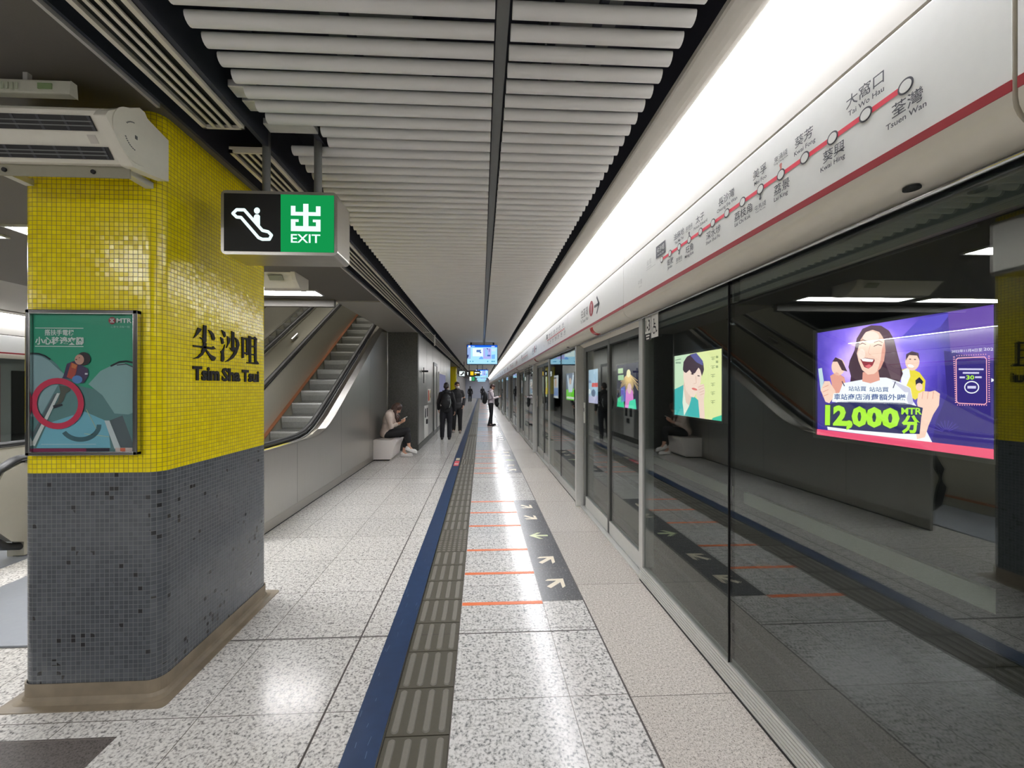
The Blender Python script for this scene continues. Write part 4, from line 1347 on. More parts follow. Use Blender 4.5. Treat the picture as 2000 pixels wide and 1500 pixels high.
# ------------------------------------------------------------------ escalators
def escalator(xa, xb, label, y_start, steps, copper):
    """handrails centred on xa (right) and xb (left)"""
    t = thing('escalator', label, 'escalator', ((xa + xb) / 2, y_start, 0))
    ysm = [y_start + 0.25 * i for i in range(int((15.8 - y_start) / 0.25) + 1)]
    for side, x in ((1, xa), (-1, xb)):
        # solid balustrade
        inner = x - side * 0.10
        prof = [(y, max(0.02, zh(y) - 1.05)) for y in ysm] + [(y, zh(y) - 0.055) for y in ysm[::-1]]
        y0 = y_start
        nose = [(y0 - 0.16, zh(y0) - 0.12), (y0 - 0.24, zh(y0) - 0.28), (y0 - 0.26, zh(y0) - 0.45), (y0 - 0.22, zh(y0) - 0.62), (y0 - 0.1, zh(y0) - 0.76), (y0, 0.15)]
        m = MB().prism(prof + nose, 'x', min(x - 0.05, x + 0.05), max(x - 0.05, x + 0.05), M_STEELO)
        m.build('balustrade', t)
        # handrail: flattened tube that curls round the nose
        pts = [(x, y0 + 0.05, zh(y0) - 0.86), (x, y0 - 0.12, zh(y0) - 0.80), (x, y0 - 0.25, zh(y0) - 0.66), (x, y0 - 0.29, zh(y0) - 0.46), (x, y0 - 0.27, zh(y0) - 0.27), (x, y0 - 0.18, zh(y0) - 0.11), (x, y0 - 0.05, zh(y0) - 0.035)]
        pts += [(x, y, zh(y) - 0.02) for y in ysm]
        MB().tube(pts, 0.046, M_RUBBER, 10, rz=0.75).build('handrail', t)
        m = MB()
        P0 = [(y, zh(y) - 0.056) for y in ysm]; P1 = [(y, zh(y) - 0.044) for y in ysm[::-1]]
        m.prism(P0 + P1, 'x', x - 0.06, x + 0.06, M_CHROME); m.build('handrail_track', t)
        # skirt with its bright trim
        m = MB().prism([(y, max(0.0, zh(y) - 1.3)) for y in ysm] + [(y, zh(y) - 0.82) for y in ysm[::-1]], 'x', min(inner, inner + side * 0.05), max(inner, inner + side * 0.05), M_STEELO)
        m.build('skirt', t)
        m = MB().prism([(y, zh(y) - 0.82) for y in ysm] + [(y, zh(y) - 0.80) for y in ysm[::-1]], 'x', min(inner - side * 0.012, inner + side * 0.06), max(inner - side * 0.012, inner + side * 0.06), M_COPPER if (copper and side < 0) else M_CHROME)
        m.build('skirt_trim', t)
    # steps
    lo, hi = min(xa, xb) + 0.112, max(xa, xb) - 0.112
    first = None
    for i in range(steps):
        y = 5.55 + 0.4 * i
        z = zh(y + 0.05) - 0.95
        rise = 0.231 if i > 1 else (0.06, 0.15)[i]
        if i < 2 or first is None:
            b = MB()
            z1 = z + rise * 0.5
            pr = [(y, z1 - 0.4 if i > 1 else -0.1), (y, z1 - 0.03), (y + 0.008, z1 - 0.008), (y + 0.02, z1), (y + 0.43, z1), (y + 0.43, z1 - 0.4 if i > 1 else -0.1)]
            # slightly bowed riser
            if i > 1:
                pr = [(y + 0.05, z1 - 0.4), (y + 0.05, z1 - 0.27), (y + 0.02, z1 - 0.2), (y + 0.0, z1 - 0.1), (y, z1 - 0.03), (y + 0.01, z1), (y + 0.44, z1), (y + 0.44, z1 - 0.4)]
            b.prism(pr, 'x', lo, hi, M_STEP)
            n = 26
            for j in range(n):
                xx = lo + (hi - lo) * (j + 0.5) / n
                b.box(xx - 0.006, xx + 0.006, y - 0.004, y + 0.4, z1, z1 + 0.006, M_STEP)
            o = b.build('step', t)
            if i >= 2:
                first = o; yf, zf = y, z1
        else:
            c = first.copy(); COL.objects.link(c); c.parent = t
            c.location = (0, y - yf, (z + 0.231 * 0.5) - zf)
    MB().box(lo - (0.22 if copper else 0), hi + (0 if copper else 0.22), 2.65, 5.56, 0.0, 0.012, plain('bluish_landing_plate', (142, 146, 152), 0.4, metal=0.5)).build('landing_plate', t)
    return t
e1 = escalator(-2.50, -3.72, 'steel escalator nearest the platform, going up beside the seated person', 4.6, 24, True)
e2 = escalator(-4.35, -5.57, 'second steel escalator further left, its rounded end showing left of the pillar', 4.05, 24, False)
# deck between handrail and wall cladding, and the deck between the two escalators
ysd = [4.3 + 0.2 * i for i in range(31)]
m = MB()
vs = []
for y in ysd:
    vs += [(-2.452, y, zh(y) - 0.06), (-2.40, y, zh(y) - 0.06 - (zh(y) - zw(y) - 0.045) * 0.25), (XW + 0.004, y, zw(y) + 0.004), (XW + 0.004, y, zw(y) - 0.02)]
m.add(vs, [(4 * i + j, 4 * i + j + 1, 4 * i + 5 + j, 4 * i + 4 + j) for i in range(len(ysd) - 1) for j in range(3)], M_STEEL)
m.build('outer_deck', e1)
m = MB().box(-2.44, -2.385, 4.75, 5.35, 0.889, 0.893, plain('yellow_sticker', (222, 206, 60), 0.4)); m.build('yellow_sticker', e1)
m = MB()
m.prism([(4.3, 0.0), (15.5, 5.0)] + [(y, zh(y) - 0.1) for y in [15.5 - 0.25 * i for i in range(45)]], 'x', -4.285, -3.78, steel('dull_steel_deck', (138, 134, 122), 0.36, amt=0.06))
m.build('centre_deck', e1)
m = MB()
for y, in ((8.9,), (11.2,)):
    m.tube([(-4.05, y, zh(y) - 0.05), (-4.05, y + 0.28, zh(y + 0.28) - 0.05)], 0.03, M_CHROME, 8)
m.build('deck_stop', e1)

# ------------------------------------------------------------------ bench
be = thing('moulded_bench', 'white moulded bench against the steel wall, with a person sitting on it', 'bench', (-2.1, 9.4, 0))
def bench_ring(y, s):
    c_ = []
    x0, x1 = XW + 0.005, -1.80
    prof = [(x0, 0.03), (-1.97, 0.03), (-1.945, 0.09), (-1.93, 0.2), (-1.90, 0.3), (-1.855, 0.385), (-1.845, 0.415), (-1.86, 0.445), (-1.90, 0.46), (-2.0, 0.448), (-2.2, 0.448), (x0, 0.46)]
    return prof
m = MB()
m.prism(bench_ring(0, 1), 'y', 9.0, 9.85, M_BENCH)
m.build('bench_body', be, bev=0.02)
MB().box(XW + 0.005, -2.02, 9.05, 9.8, 0.0, 0.035, M_CLG).build('recessed_foot', be)
MB().prism([(XW + 0.01, 0.452), (-1.97, 0.452), (-1.95, 0.462), (XW + 0.01, 0.466)], 'y', 9.05, 9.8, plain('bench_seat_worn', (188, 178, 170), 0.35)).build('seat_top', be)

# ------------------------------------------------------------------ people
def baked(mb, name, parent, vox, mat, smooth_it=4, mats=None):
    me = bpy.data.meshes.new(name)
    off = root_loc(parent)
    me.from_pydata([Vector(p) for p in mb.v], [], mb.f)
    me.update()
    o = bpy.data.objects.new(name, me); COL.objects.link(o)
    r = o.modifiers.new('r', 'REMESH'); r.mode = 'VOXEL'; r.voxel_size = vox
    s_ = o.modifiers.new('s', 'SMOOTH'); s_.factor = 0.5; s_.iterations = smooth_it
    dg = bpy.context.evaluated_depsgraph_get(); dg.update()
    nm = bpy.data.meshes.new_from_object(o.evaluated_get(dg))
    bpy.data.objects.remove(o); bpy.data.meshes.remove(me)
    nm.name = name
    nm.materials.clear(); nm.materials.append(mat)
    nm.polygons.foreach_set('use_smooth', [True] * len(nm.polygons))
    ob = bpy.data.objects.new(name, nm); COL.objects.link(ob)
    ob.parent = parent
    return ob

def lerp(a, b, t):
    return Vector(a) * (1 - t) + Vector(b) * t

def hand(mb, wrist, d, up, curl=0.35, sgn=1):
    """palm, four unequal bent fingers and a side thumb; d forward direction, up back-of-hand direction"""
    d = Vector(d).normalized(); up = (Vector(up) - d * Vector(up).dot(d)).normalized(); sd = d.cross(up).normalized() * sgn
    w_ = Vector(wrist)
    R = Matrix((sd, d, up)).transposed()
    mb.ell(w_ + d * 0.048, (0.041, 0.052, 0.016), M_SKIN, R, 14, 8)
    for i, (off, ln) in enumerate(((-0.029, 0.072), (-0.010, 0.082), (0.010, 0.077), (0.028, 0.060))):
        b0_ = w_ + d * 0.088 + sd * off
        p1 = b0_ + (d * math.cos(curl) - up * math.sin(curl)) * ln * 0.45
        p2 = p1 + (d * math.cos(curl * 2.2) - up * math.sin(curl * 2.2)) * ln * 0.32
        p3 = p2 + (d * math.cos(curl * 3) - up * math.sin(curl * 3)) * ln * 0.25
        mb.limb([w_ + d * 0.06 + sd * off * 0.9, b0_, p1, p2, p3], [0.0095, 0.0095, 0.009, 0.008, 0.007], M_SKIN, 8)
    t0 = w_ + d * 0.03 - sd * 0.032
    mb.limb([t0, t0 + d * 0.03 - sd * 0.026 - up * 0.008, t0 + d * 0.058 - sd * 0.03 - up * 0.018], [0.012, 0.0105, 0.008], M_SKIN, 8)

def head(mb, c, fwd, up, s=1.0):
    f = Vector(fwd).normalized(); u = (Vector(up) - f * Vector(up).dot(f)).normalized(); r = f.cross(u)
    R = Matrix((r, f, u)).transposed(); c = Vector(c)
    mb.ell(c + u * 0.02 * s, (0.074 * s, 0.094 * s, 0.105 * s), M_SKIN, R)
    mb.ell(c - u * 0.055 * s + f * 0.022 * s, (0.056 * s, 0.066 * s, 0.062 * s), M_SKIN, R)
    mb.ell(c - u * 0.10 * s + f * 0.062 * s, (0.024 * s, 0.022 * s, 0.018 * s), M_SKIN, R)
    mb.limb([c + u * 0.012 * s + f * 0.088 * s, c - u * 0.028 * s + f * 0.106 * s], [0.009 * s, 0.014 * s], M_SKIN, 8)
    mb.ell(c - u * 0.062 * s + f * 0.084 * s, (0.024 * s, 0.012 * s, 0.009 * s), M_SKIN, R)
    mb.ell(c + u * 0.028 * s + f * 0.086 * s, (0.05 * s, 0.012 * s, 0.012 * s), M_SKIN, R)
    for q in (-1, 1):
        mb.ell(c + r * 0.076 * s * q - u * 0.008 * s, (0.012 * s, 0.022 * s, 0.032 * s), M_SKIN, R)
    return c, f, u, r, R

def face_parts(c, f, u, r, R, par, s=1.0, closed=False):
    m = MB()
    for q in (-1, 1):
        m.ell(c + r * 0.032 * s * q + u * 0.006 * s + f * 0.086 * s, (0.014 * s, 0.006 * s, 0.004 * s if closed else 0.008 * s), M_HAIRB, R, 10, 6)
        m.ell(c + r * 0.033 * s * q + u * 0.032 * s + f * 0.093 * s, (0.02 * s, 0.005 * s, 0.004 * s), M_HAIRB, R, 10, 6)
    m.build('eyes', par)
    m = MB(); m.ell(c - u * 0.062 * s + f * 0.092 * s, (0.022 * s, 0.006 * s, 0.006 * s), plain('lips', (180, 100, 96), 0.4), R, 10, 6); m.build('mouth', par)

def shoe(mb, ankle, d, m, s=1.0, up=(0, 0, 1)):
    d = Vector(d).normalized(); u = (Vector(up) - d * Vector(up).dot(d)).normalized(); r = d.cross(u); a = Vector(ankle)
    R = Matrix((r, d, u)).transposed()
    h = 0.085 * s
    mb.ell(a - u * (h - 0.036) + d * 0.07 * s, (0.047 * s, 0.14 * s, 0.036), m, R)
    mb.ell(a - u * (h - 0.055) - d * 0.012 * s, (0.042 * s, 0.062 * s, 0.055), m, R)
    mb.ell(a - u * (h - 0.042) + d * 0.14 * s, (0.046 * s, 0.062 * s, 0.036), m, R)
    # flat sole
    pr = [(0.045 * s * math.cos(t) * (1 if math.sin(t) > 0 else 0.85), 0.07 * s + 0.145 * s * math.sin(t)) for t in [2 * math.pi * i / 20 for i in range(20)]]
    vs = [a - u * h + r * x + d * y for x, y in pr] + [a - u * (h - 0.028) + r * x + d * y for x, y in pr]
    mb.add(vs, [tuple(range(20))[::-1], tuple(range(20, 40))] + [(i, (i + 1) % 20, 20 + (i + 1) % 20, 20 + i) for i in range(20)], m)

def person(label, loc, yaw, J, cloth, scale=1.0, hairstyle='short', mask=False, female=False, vox=0.007):
    """J: joints in the person's own frame (x right, y forward, z up, metres for a 1.75 m adult)"""
    t = thing('person', label, 'person', loc)
    ca, sa = math.cos(yaw), math.sin(yaw)
    L = Vector(loc)
    def X(p):     # joint to world-minus-root (mesh space)
        p = Vector(p) * scale
        return Vector((p.x * ca - p.y * sa, p.x * sa + p.y * ca, p.z))
    def D(p):
        p = Vector(p); return Vector((p.x * ca - p.y * sa, p.x * sa + p.y * ca, p.z))
    j = {k: X(v) for k, v in J.items() if not k.startswith('_')}
    s = scale
    def torsoR():
        up = (j['neck'] - j['pelvis']).normalized(); r = (j['shR'] - j['shL']); r = (r - up * r.dot(up)).normalized(); f = up.cross(r)
        return Matrix((r, f, up)).transposed(), r, f, up
    R, r, f, up = torsoR()
    k = 0.9 if female else 1.0
    body = MB()
    def torso(mb, g):
        pv, ch, nk = j['pelvis'], j['chest'], j['neck']
        mb.ell(pv, (0.165 * s * k + g, 0.115 * s + g, 0.12 * s + g), M_SKIN, R)
        mb.ell(lerp(pv, ch, 0.5), (0.14 * s * k + g, 0.105 * s + g, 0.17 * s + g), M_SKIN, R)
        mb.ell(ch, (0.165 * s * k + g, 0.115 * s + g, 0.17 * s + g), M_SKIN, R)
        mb.limb([j['shL'], lerp(j['shL'], j['shR'], 0.5) , j['shR']], [0.05 * s + g * 0.8, 0.075 * s + g, 0.05 * s + g * 0.8], M_SKIN)
        mb.ell(lerp(ch, nk, 0.75), (0.12 * s * k + g, 0.085 * s + g, 0.08 * s + g), M_SKIN, R)
    torso(body, 0)
    body.limb([j['neck'], lerp(j['neck'], j['head'], 0.6)], [0.058 * s, 0.052 * s], M_SKIN)
    hd = head(body, j['head'], D(J['_face']), D(J.get('_headup', (0, 0, 1))), s)
    for q in 'LR':
        body.limb([j['sh' + q], lerp(j['sh' + q], j['el' + q], 0.5), j['el' + q], lerp(j['el' + q], j['wr' + q], 0.4), j['wr' + q]], [0.05 * s, 0.045 * s, 0.037 * s, 0.036 * s, 0.025 * s], M_SKIN)
        hd_dir = D(J.get('_hand' + q, None)) if J.get('_hand' + q) else (j['wr' + q] - j['el' + q])
        hand(body, j['wr' + q], hd_dir, D(J.get('_back' + q, (1 if q == 'R' else -1, 0, 0.1))), J.get('_curl', 0.4), 1 if q == 'R' else -1)
        body.limb([j['hip' + q], lerp(j['hip' + q], j['kn' + q], 0.5), j['kn' + q], lerp(j['kn' + q], j['an' + q], 0.35), j['an' + q]], [0.082 * s, 0.07 * s, 0.05 * s, 0.05 * s, 0.034 * s], M_SKIN)
        fd = D(J.get('_foot' + q, (0, 1, 0)))
        body.ell(j['an' + q] + fd.normalized() * 0.06 * s - Vector((0, 0, 0.045 * s)), (0.035 * s, 0.035 * s, 0.03 * s), M_SKIN)
        body.limb([j['an' + q], j['an' + q] + fd.normalized() * 0.11 * s - D(J.get('_footup' + q, (0, 0, 1))).normalized() * 0.05 * s], [0.034 * s, 0.025 * s], M_SKIN)
    baked(body, 'body', t, vox, M_SKIN, 3)
    # face
    c0 = L + hd[0]
    face_parts(c0, hd[1], hd[2], hd[3], hd[4], t, s, J.get('_closed', False))
    # upper garment
    top = MB(); torso(top, cloth.get('loose', 0.022))
    for q in 'LR':
        ln = cloth.get('sleeve', 0.93)
        wr = lerp(j['el' + q], j['wr' + q], ln)
        top.limb([j['sh' + q], lerp(j['sh' + q], j['el' + q], 0.5), j['el' + q], wr], [0.07 * s, 0.064 * s, 0.058 * s, 0.047 * s], M_SKIN)
    if cloth.get('hem'):
        top.ell(j['pelvis'] - up * cloth['hem'], (0.185 * s * k, 0.14 * s, 0.12 * s), M_SKIN, R)
    top.limb([j['neck'] - up * 0.03, j['neck'] + up * 0.025], [0.075 * s, 0.066 * s], M_SKIN)
    baked(top, cloth.get('topname', 'jacket'), t, 0.011, cloth['top'], 4)
    # trousers
    tr_ = MB()
    tr_.ell(j['pelvis'] - up * 0.04 * s, (0.18 * s * k, 0.132 * s, 0.13 * s), M_SKIN, R)
    for q in 'LR':
        ln = cloth.get('leg', 0.97)
        an = lerp(j['kn' + q], j['an' + q], ln)
        wl = cloth.get('wide', 1.0)
        tr_.limb([j['hip' + q], lerp(j['hip' + q], j['kn' + q], 0.5), j['kn' + q], lerp(j['kn' + q], an, 0.5), an], [0.103 * s, 0.09 * s * wl, 0.072 * s * wl, 0.066 * s * wl, 0.058 * s * wl], M_SKIN)
    baked(tr_, 'trousers', t, 0.011, cloth['legs'], 4)
    # shoes
    for q in 'LR':
        m = MB(); shoe(m, L + j['an' + q], D(J.get('_foot' + q, (0, 1, 0))), cloth['shoe'], s, D(J.get('_footup' + q, (0, 0, 1))))
        m.build('shoe', t)
    # hair
    c, ff, uu, rr_, RR = hd
    h = MB()
    if hairstyle == 'short':
        h.ell(c + uu * 0.045 * s - ff * 0.012 * s, (0.085 * s, 0.1 * s, 0.092 * s), M_SKIN, RR)
        h.ell(c + uu * 0.0 * s - ff * 0.045 * s, (0.08 * s, 0.068 * s, 0.085 * s), M_SKIN, RR)
        h.ell(c + uu * 0.085 * s + ff * 0.05 * s, (0.066 * s, 0.042 * s, 0.028 * s), M_SKIN, RR)
    else:
        h.ell(c + uu * 0.04 * s - ff * 0.01 * s, (0.09 * s, 0.108 * s, 0.098 * s), M_SKIN, RR)
        h.ell(c - ff * 0.05 * s - uu * 0.02, (0.088 * s, 0.07 * s, 0.12 * s), M_SKIN, RR)
        for q in (-1, 1):
            h.limb([c + rr_ * 0.07 * q + uu * 0.04, c + rr_ * 0.088 * q - uu * 0.06 + ff * 0.012, c + rr_ * 0.092 * q + Vector((0, 0, -0.19)) + ff * 0.02, c + rr_ * 0.08 * q + Vector((0, 0, -0.31)) + D((0, 0.02, 0))], [0.035, 0.042, 0.042, 0.018], M_SKIN)
        h.limb([c - ff * 0.06, c - ff * 0.08 + Vector((0, 0, -0.12)), c - ff * 0.06 + Vector((0, 0, -0.26)) - D((0, 0.04, 0))], [0.07, 0.07, 0.03], M_SKIN)
    baked(h, 'hair', t, 0.008, cloth['hair'], 3)
    if mask:
        m = MB()
        m.ell(c0 - uu * 0.055 * s + ff * 0.062 * s, (0.066 * s, 0.052 * s, 0.05 * s), M_WHITE, RR, 16, 10)
        m.build('face_mask', t)
    return t, L, j, R, D


def stand(elL=(-0.235, -0.01, 1.14), wrL=(-0.235, 0.08, 0.90), elR=(0.235, -0.01, 1.14), wrR=(0.235, 0.08, 0.90), **kw):
    J = dict(pelvis=(0, 0, 0.97), chest=(0, 0.0, 1.28), neck=(0, -0.01, 1.48), head=(0, 0.03, 1.625), shL=(-0.168, 0, 1.405), shR=(0.168, 0, 1.405),
             elL=elL, wrL=wrL, elR=elR, wrR=wrR, hipL=(-0.095, 0, 0.92), hipR=(0.095, 0, 0.92), knL=(-0.1, 0.02, 0.5), knR=(0.1, 0.02, 0.5), anL=(-0.1, -0.02, 0.085), anR=(0.1, -0.02, 0.085), _face=(0, 1, -0.05))
    J.update(kw)
    return J

def pack_on(t, L, j, R, label_unused=None, w_=0.155, d_=0.085, h_=0.235, drop=0.10, trim=None):
    """backpack worn on the back: child garment would move with the wearer, but it is a bag of its own"""
    r = R.col[0]; f = R.col[1]; up = R.col[2]
    c = j['chest'] - f * (0.135 + d_) - up * drop
    m = MB()
    bag = thing('backpack', label_unused, 'backpack', L + c - up * h_)
    m = MB()
    m.ell(c - (c - up * h_) + Vector((0, 0, 0)), (w_, d_, h_), M_SKIN, R, 20, 12)
    m.ell(up * h_ - up * 0.06 - f * 0.03, (w_ * 1.02, d_ * 0.95, h_ * 0.75), M_SKIN, R, 20, 12)
    m.ell(up * h_ * 0.55 - f * d_ * 0.75, (w_ * 0.8, d_ * 0.5, h_ * 0.42), M_SKIN, R, 16, 10)
    baked(m, 'bag_body', bag, 0.012, M_PACK, 4)
    base = L + c - up * h_
    m = MB()
    for q in (-1, 1):
        p0 = L + j['chest'] - f * 0.13 + r * 0.10 * q + up * 0.14
        p1 = L + lerp(j['shL'], j['shR'], 0.5 + 0.30 * q) + up * 0.105
        p2 = L + j['chest'] + f * 0.142 + r * 0.115 * q + up * 0.04
        p3 = L + j['chest'] + f * 0.06 + r * 0.185 * q - up * 0.14
        p4 = L + j['chest'] - f * 0.12 + r * 0.15 * q - up * 0.2
        m.tube([p0, p1, lerp(p1, p2, 0.5) + f * 0.03, p2, p3, p4], 0.02, M_PACK, 8, rz=0.5)
    m.build('strap', bag)
    m = MB(); m.tube([base + up * h_ * 1.95 + r * 0.03, base + up * h_ * 2.12, base + up * h_ * 1.95 - r * 0.03], 0.008, M_PACK, 6); m.build('grab_handle', bag)
    if trim:
        m = MB(); m.tube([base - f * d_ * 1.0 + r * w_ * 0.72 + up * h_ * 1.4, base - f * d_ * 1.1 + r * w_ * 0.85 + up * h_ * 0.8, base - f * d_ * 0.9 + r * w_ * 0.6 + up * h_ * 0.25], 0.008, plain('reflective_trim', (200, 204, 206), 0.3), 6); m.build('pale_trim', bag)
    return bag

# seated person: bends over a phone, legs crossed; frame turned so that forward (+y own) points along world +x
SJ = dict(pelvis=(0, -0.02, 0.57), chest=(0, 0.05, 0.86), neck=(0, 0.12, 1.04), head=(0, 0.215, 1.12), shL=(-0.17, 0.06, 0.98), shR=(0.17, 0.06, 0.98),
          elL=(-0.20, 0.13, 0.72), wrL=(-0.07, 0.31, 0.80), elR=(0.20, 0.13, 0.72), wrR=(0.06, 0.31, 0.80), hipL=(-0.09, 0.02, 0.54), hipR=(0.09, 0.02, 0.54),
          knL=(-0.10, 0.43, 0.53), knR=(0.06, 0.46, 0.62), anL=(-0.06, 0.36, 0.095), anR=(0.04, 0.50, 0.24),
          _face=(0, 0.75, -0.62), _headup=(0, 0.62, 0.75), _handL=(0.25, 0.6, 0.3), _handR=(-0.15, 0.6, 0.3), _backL=(-0.6, 0, -0.8), _backR=(0.6, 0, -0.8), _curl=0.55,
          _footL=(0, 1, -0.0), _footR=(-0.1, 1, -0.35), _footupR=(0, 0.35, 1), _closed=True)
WY = 9.45
wt = person('person with long brown hair in a beige jacket sitting on the bench with a phone', (-2.15, WY, 0), -math.pi / 2, SJ,
            dict(top=M_CLBEIGE, legs=M_CLB, shoe=M_SHOEW, hair=M_HAIRW, sleeve=0.55, hem=0.02, loose=0.04, leg=0.62, wide=1.12), hairstyle='long', female=True)
ph = thing('mobile_phone', 'slim pale phone held by the person on the bench', 'phone', (-1.80, WY, 0.88))
dv = Vector((0.80, 0, 0.42)).normalized(); nv = Vector((-dv.z, 0, dv.x))
cph = Vector((-1.775, WY, 0.893))
vs = [cph + dv * a + Vector((0, b_, 0)) + nv * c_ for c_ in (-0.004, 0.004) for b_ in (-0.037, 0.037) for a in (-0.07, 0.08)]
MB().add(vs, [(0, 2, 3, 1), (4, 5, 7, 6), (0, 1, 5, 4), (2, 6, 7, 3), (0, 4, 6, 2), (1, 3, 7, 5)], M_WHITE).build('phone_case', ph)
vs = [cph + dv * a + Vector((0, b_, 0)) + nv * 0.0045 for b_ in (-0.033, 0.033) for a in (-0.064, 0.074)]
MB().add(vs, [(0, 1, 3, 2)], ink((220, 224, 232), 0.9)).build('phone_screen', ph)

# person walking away with a backpack
JA = stand(elL=(-0.24, -0.04, 1.14), wrL=(-0.235, 0.06, 0.93), elR=(0.245, -0.03, 1.14), wrR=(0.26, 0.02, 0.88), knL=(-0.12, 0.05, 0.5), anL=(-0.13, 0.0, 0.085), knR=(0.10, 0.02, 0.5), anR=(0.09, -0.06, 0.085), _face=(0.25, 1, -0.25))
pa, La, ja, Ra, Da = person('person in a black jacket seen from behind, wearing a black backpack', (-1.08, 12.66, 0), 0.08, JA,
            dict(top=M_CLB, legs=M_CLN, shoe=M_CLG, hair=M_HAIRB, hem=0.06, wide=1.15), scale=1.0)
pack_on(pa, La, ja, Ra, 'black backpack with a pale trim line worn by the person seen from behind', trim=True)
# person facing the camera
JB = stand(elL=(-0.25, -0.07, 1.15), wrL=(-0.22, 0.05, 0.95), elR=(0.24, -0.03, 1.14), wrR=(0.24, 0.09, 0.91), knL=(-0.1, 0.06, 0.5), anL=(-0.1, 0.05, 0.085), knR=(0.1, 0.02, 0.5), anR=(0.11, -0.1, 0.10), _face=(-0.3, 1, -0.08), _footR=(0.2, 1, -0.1))
person('person in a charcoal jacket and face mask walking towards the camera', (-0.86, 14.5, 0), math.pi + 0.1, JB,
       dict(top=M_CLG, legs=M_CLB, shoe=M_SHOEG, hair=M_HAIRM, hem=0.08, wide=1.1), scale=1.03, mask=True)
# person waiting at the doors, in profile
JC = stand(elL=(-0.22, 0.08, 1.16), wrL=(-0.09, 0.30, 1.20), elR=(0.22, 0.08, 1.16), wrR=(0.09, 0.30, 1.20), head=(0, 0.07, 1.61), neck=(0, 0.015, 1.475), knL=(-0.09, 0.03, 0.5), anL=(-0.1, 0.03, 0.085), knR=(0.09, 0.01, 0.5), anR=(0.12, -0.09, 0.085),
           _face=(0, 0.85, -0.5), _headup=(0, 0.5, 0.85), _handL=(0.3, 0.8, 0.1), _handR=(-0.3, 0.8, 0.1), _backL=(-0.3, 0, -1), _backR=(0.3, 0, -1), _curl=0.6, _footL=(0.1, 1, 0), _footR=(0.25, 1, 0), _closed=True)
pc, Lc, jc, Rc, Dc = person('person in a white shirt standing sideways by the platform doors, bent over a phone', (0.40, 17.1, 0), -math.pi / 2 + 0.12, JC,
            dict(top=M_CLW, legs=M_CLB, shoe=M_CLB, hair=M_HAIRM, hem=0.0, wide=1.0, topname='shirt'), scale=1.0)
pack_on(pc, Lc, jc, Rc, 'rounded black backpack worn by the person in the white shirt', w_=0.16, d_=0.10, h_=0.26, drop=0.12)
# black jacket draped over that person's forearms
dj = thing('draped_jacket', 'black jacket hanging over the forearms of the person in the white shirt', 'jacket', (0.62, 17.08, 0.85))
m = MB()
fw_ = Dc((0, 1, 0)); rt_ = Dc((1, 0, 0))
base = Lc + Vector((0, 0, 0))
for q in (-1, 1):
    m.limb([p - Vector((0.62, 17.08, 0.85)) for p in (base + fw_ * 0.20 + rt_ * 0.12 * q + Vector((0, 0, 1.21)), base + fw_ * 0.245 + rt_ * 0.13 * q + Vector((0, 0, 1.08)), base + fw_ * 0.25 + rt_ * 0.12 * q + Vector((0, 0, 0.92)), base + fw_ * 0.26 + rt_ * 0.10 * q + Vector((0, 0, 0.84)))], [0.05, 0.07, 0.08, 0.055], M_SKIN)
m.limb([p - Vector((0.62, 17.08, 0.85)) for p in (base + fw_ * 0.26 - rt_ * 0.1 + Vector((0, 0, 1.13)), base + fw_ * 0.26 + rt_ * 0.1 + Vector((0, 0, 1.13)), base + fw_ * 0.27 + rt_ * 0.1 + Vector((0, 0, 0.93)), base + fw_ * 0.27 - rt_ * 0.1 + Vector((0, 0, 0.93)), base + fw_ * 0.26 - rt_ * 0.1 + Vector((0, 0, 1.13)))], [0.065, 0.065, 0.07, 0.07, 0.065], M_SKIN)
baked(m, 'cloth', dj, 0.012, M_CLB, 4)
pp = thing('mobile_phone', 'small phone in the hands of the person in the white shirt', 'phone', tuple(Lc + fw_ * 0.40 + Vector((0, 0, 1.22))))
cph = Lc + fw_ * 0.42 + Vector((0, 0, 1.245)); nv = (Vector((0, 0, 1)) - fw_ * 0.6).normalized(); dv = (fw_ + Vector((0, 0, 0.6))).normalized()
vs = [cph + dv * a + rt_ * b_ + nv * c_ for c_ in (-0.004, 0.004) for b_ in (-0.036, 0.036) for a in (-0.07, 0.07)]
MB().add(vs, [(0, 2, 3, 1), (4, 5, 7, 6), (0, 1, 5, 4), (2, 6, 7, 3), (0, 4, 6, 2), (1, 3, 7, 5)], M_BLACK).build('phone_case', pp)
# two far figures at the end of the platform
dup(pa, (1.08 - 1.25, 46 - 12.66, 0), 'tiny dark figure far down the platform on the left')
dup(pa, (1.08 + 0.15, 52 - 12.66, 0), 'tiny dark figure far down the platform near the middle')

# ------------------------------------------------------------------ track side light boxes
XA = 5.12
AY0, AY1, AZ0, AZ1 = 3.80, 5.96, 0.885, 2.43
def lightbox(dy, label):
    t = thing('advert_light_box', label, 'light box', (XA, (AY0 + AY1) / 2 + dy, AZ0), 'lit advert boxes on the track wall')
    m = MB(); w_ = 0.05
    y0, y1 = AY0 + dy, AY1 + dy
    for a in ((y0 - w_, y1 + w_, AZ1, AZ1 + w_), (y0 - w_, y1 + w_, AZ0 - w_, AZ0), (y0 - w_, y0, AZ0, AZ1), (y1, y1 + w_, AZ0, AZ1)):
        m.box(XA - 0.03, 5.2, a[0], a[1], a[2], a[3], M_ALUD)
    m.build('frame', t)
    return t
def adboard(dy, quad):
    return Board((XA, AY1 + dy, AZ1), (0, -(AY1 - AY0), 0), (0, 0, -(AZ1 - AZ0)), (-1, 0, 0), quad)
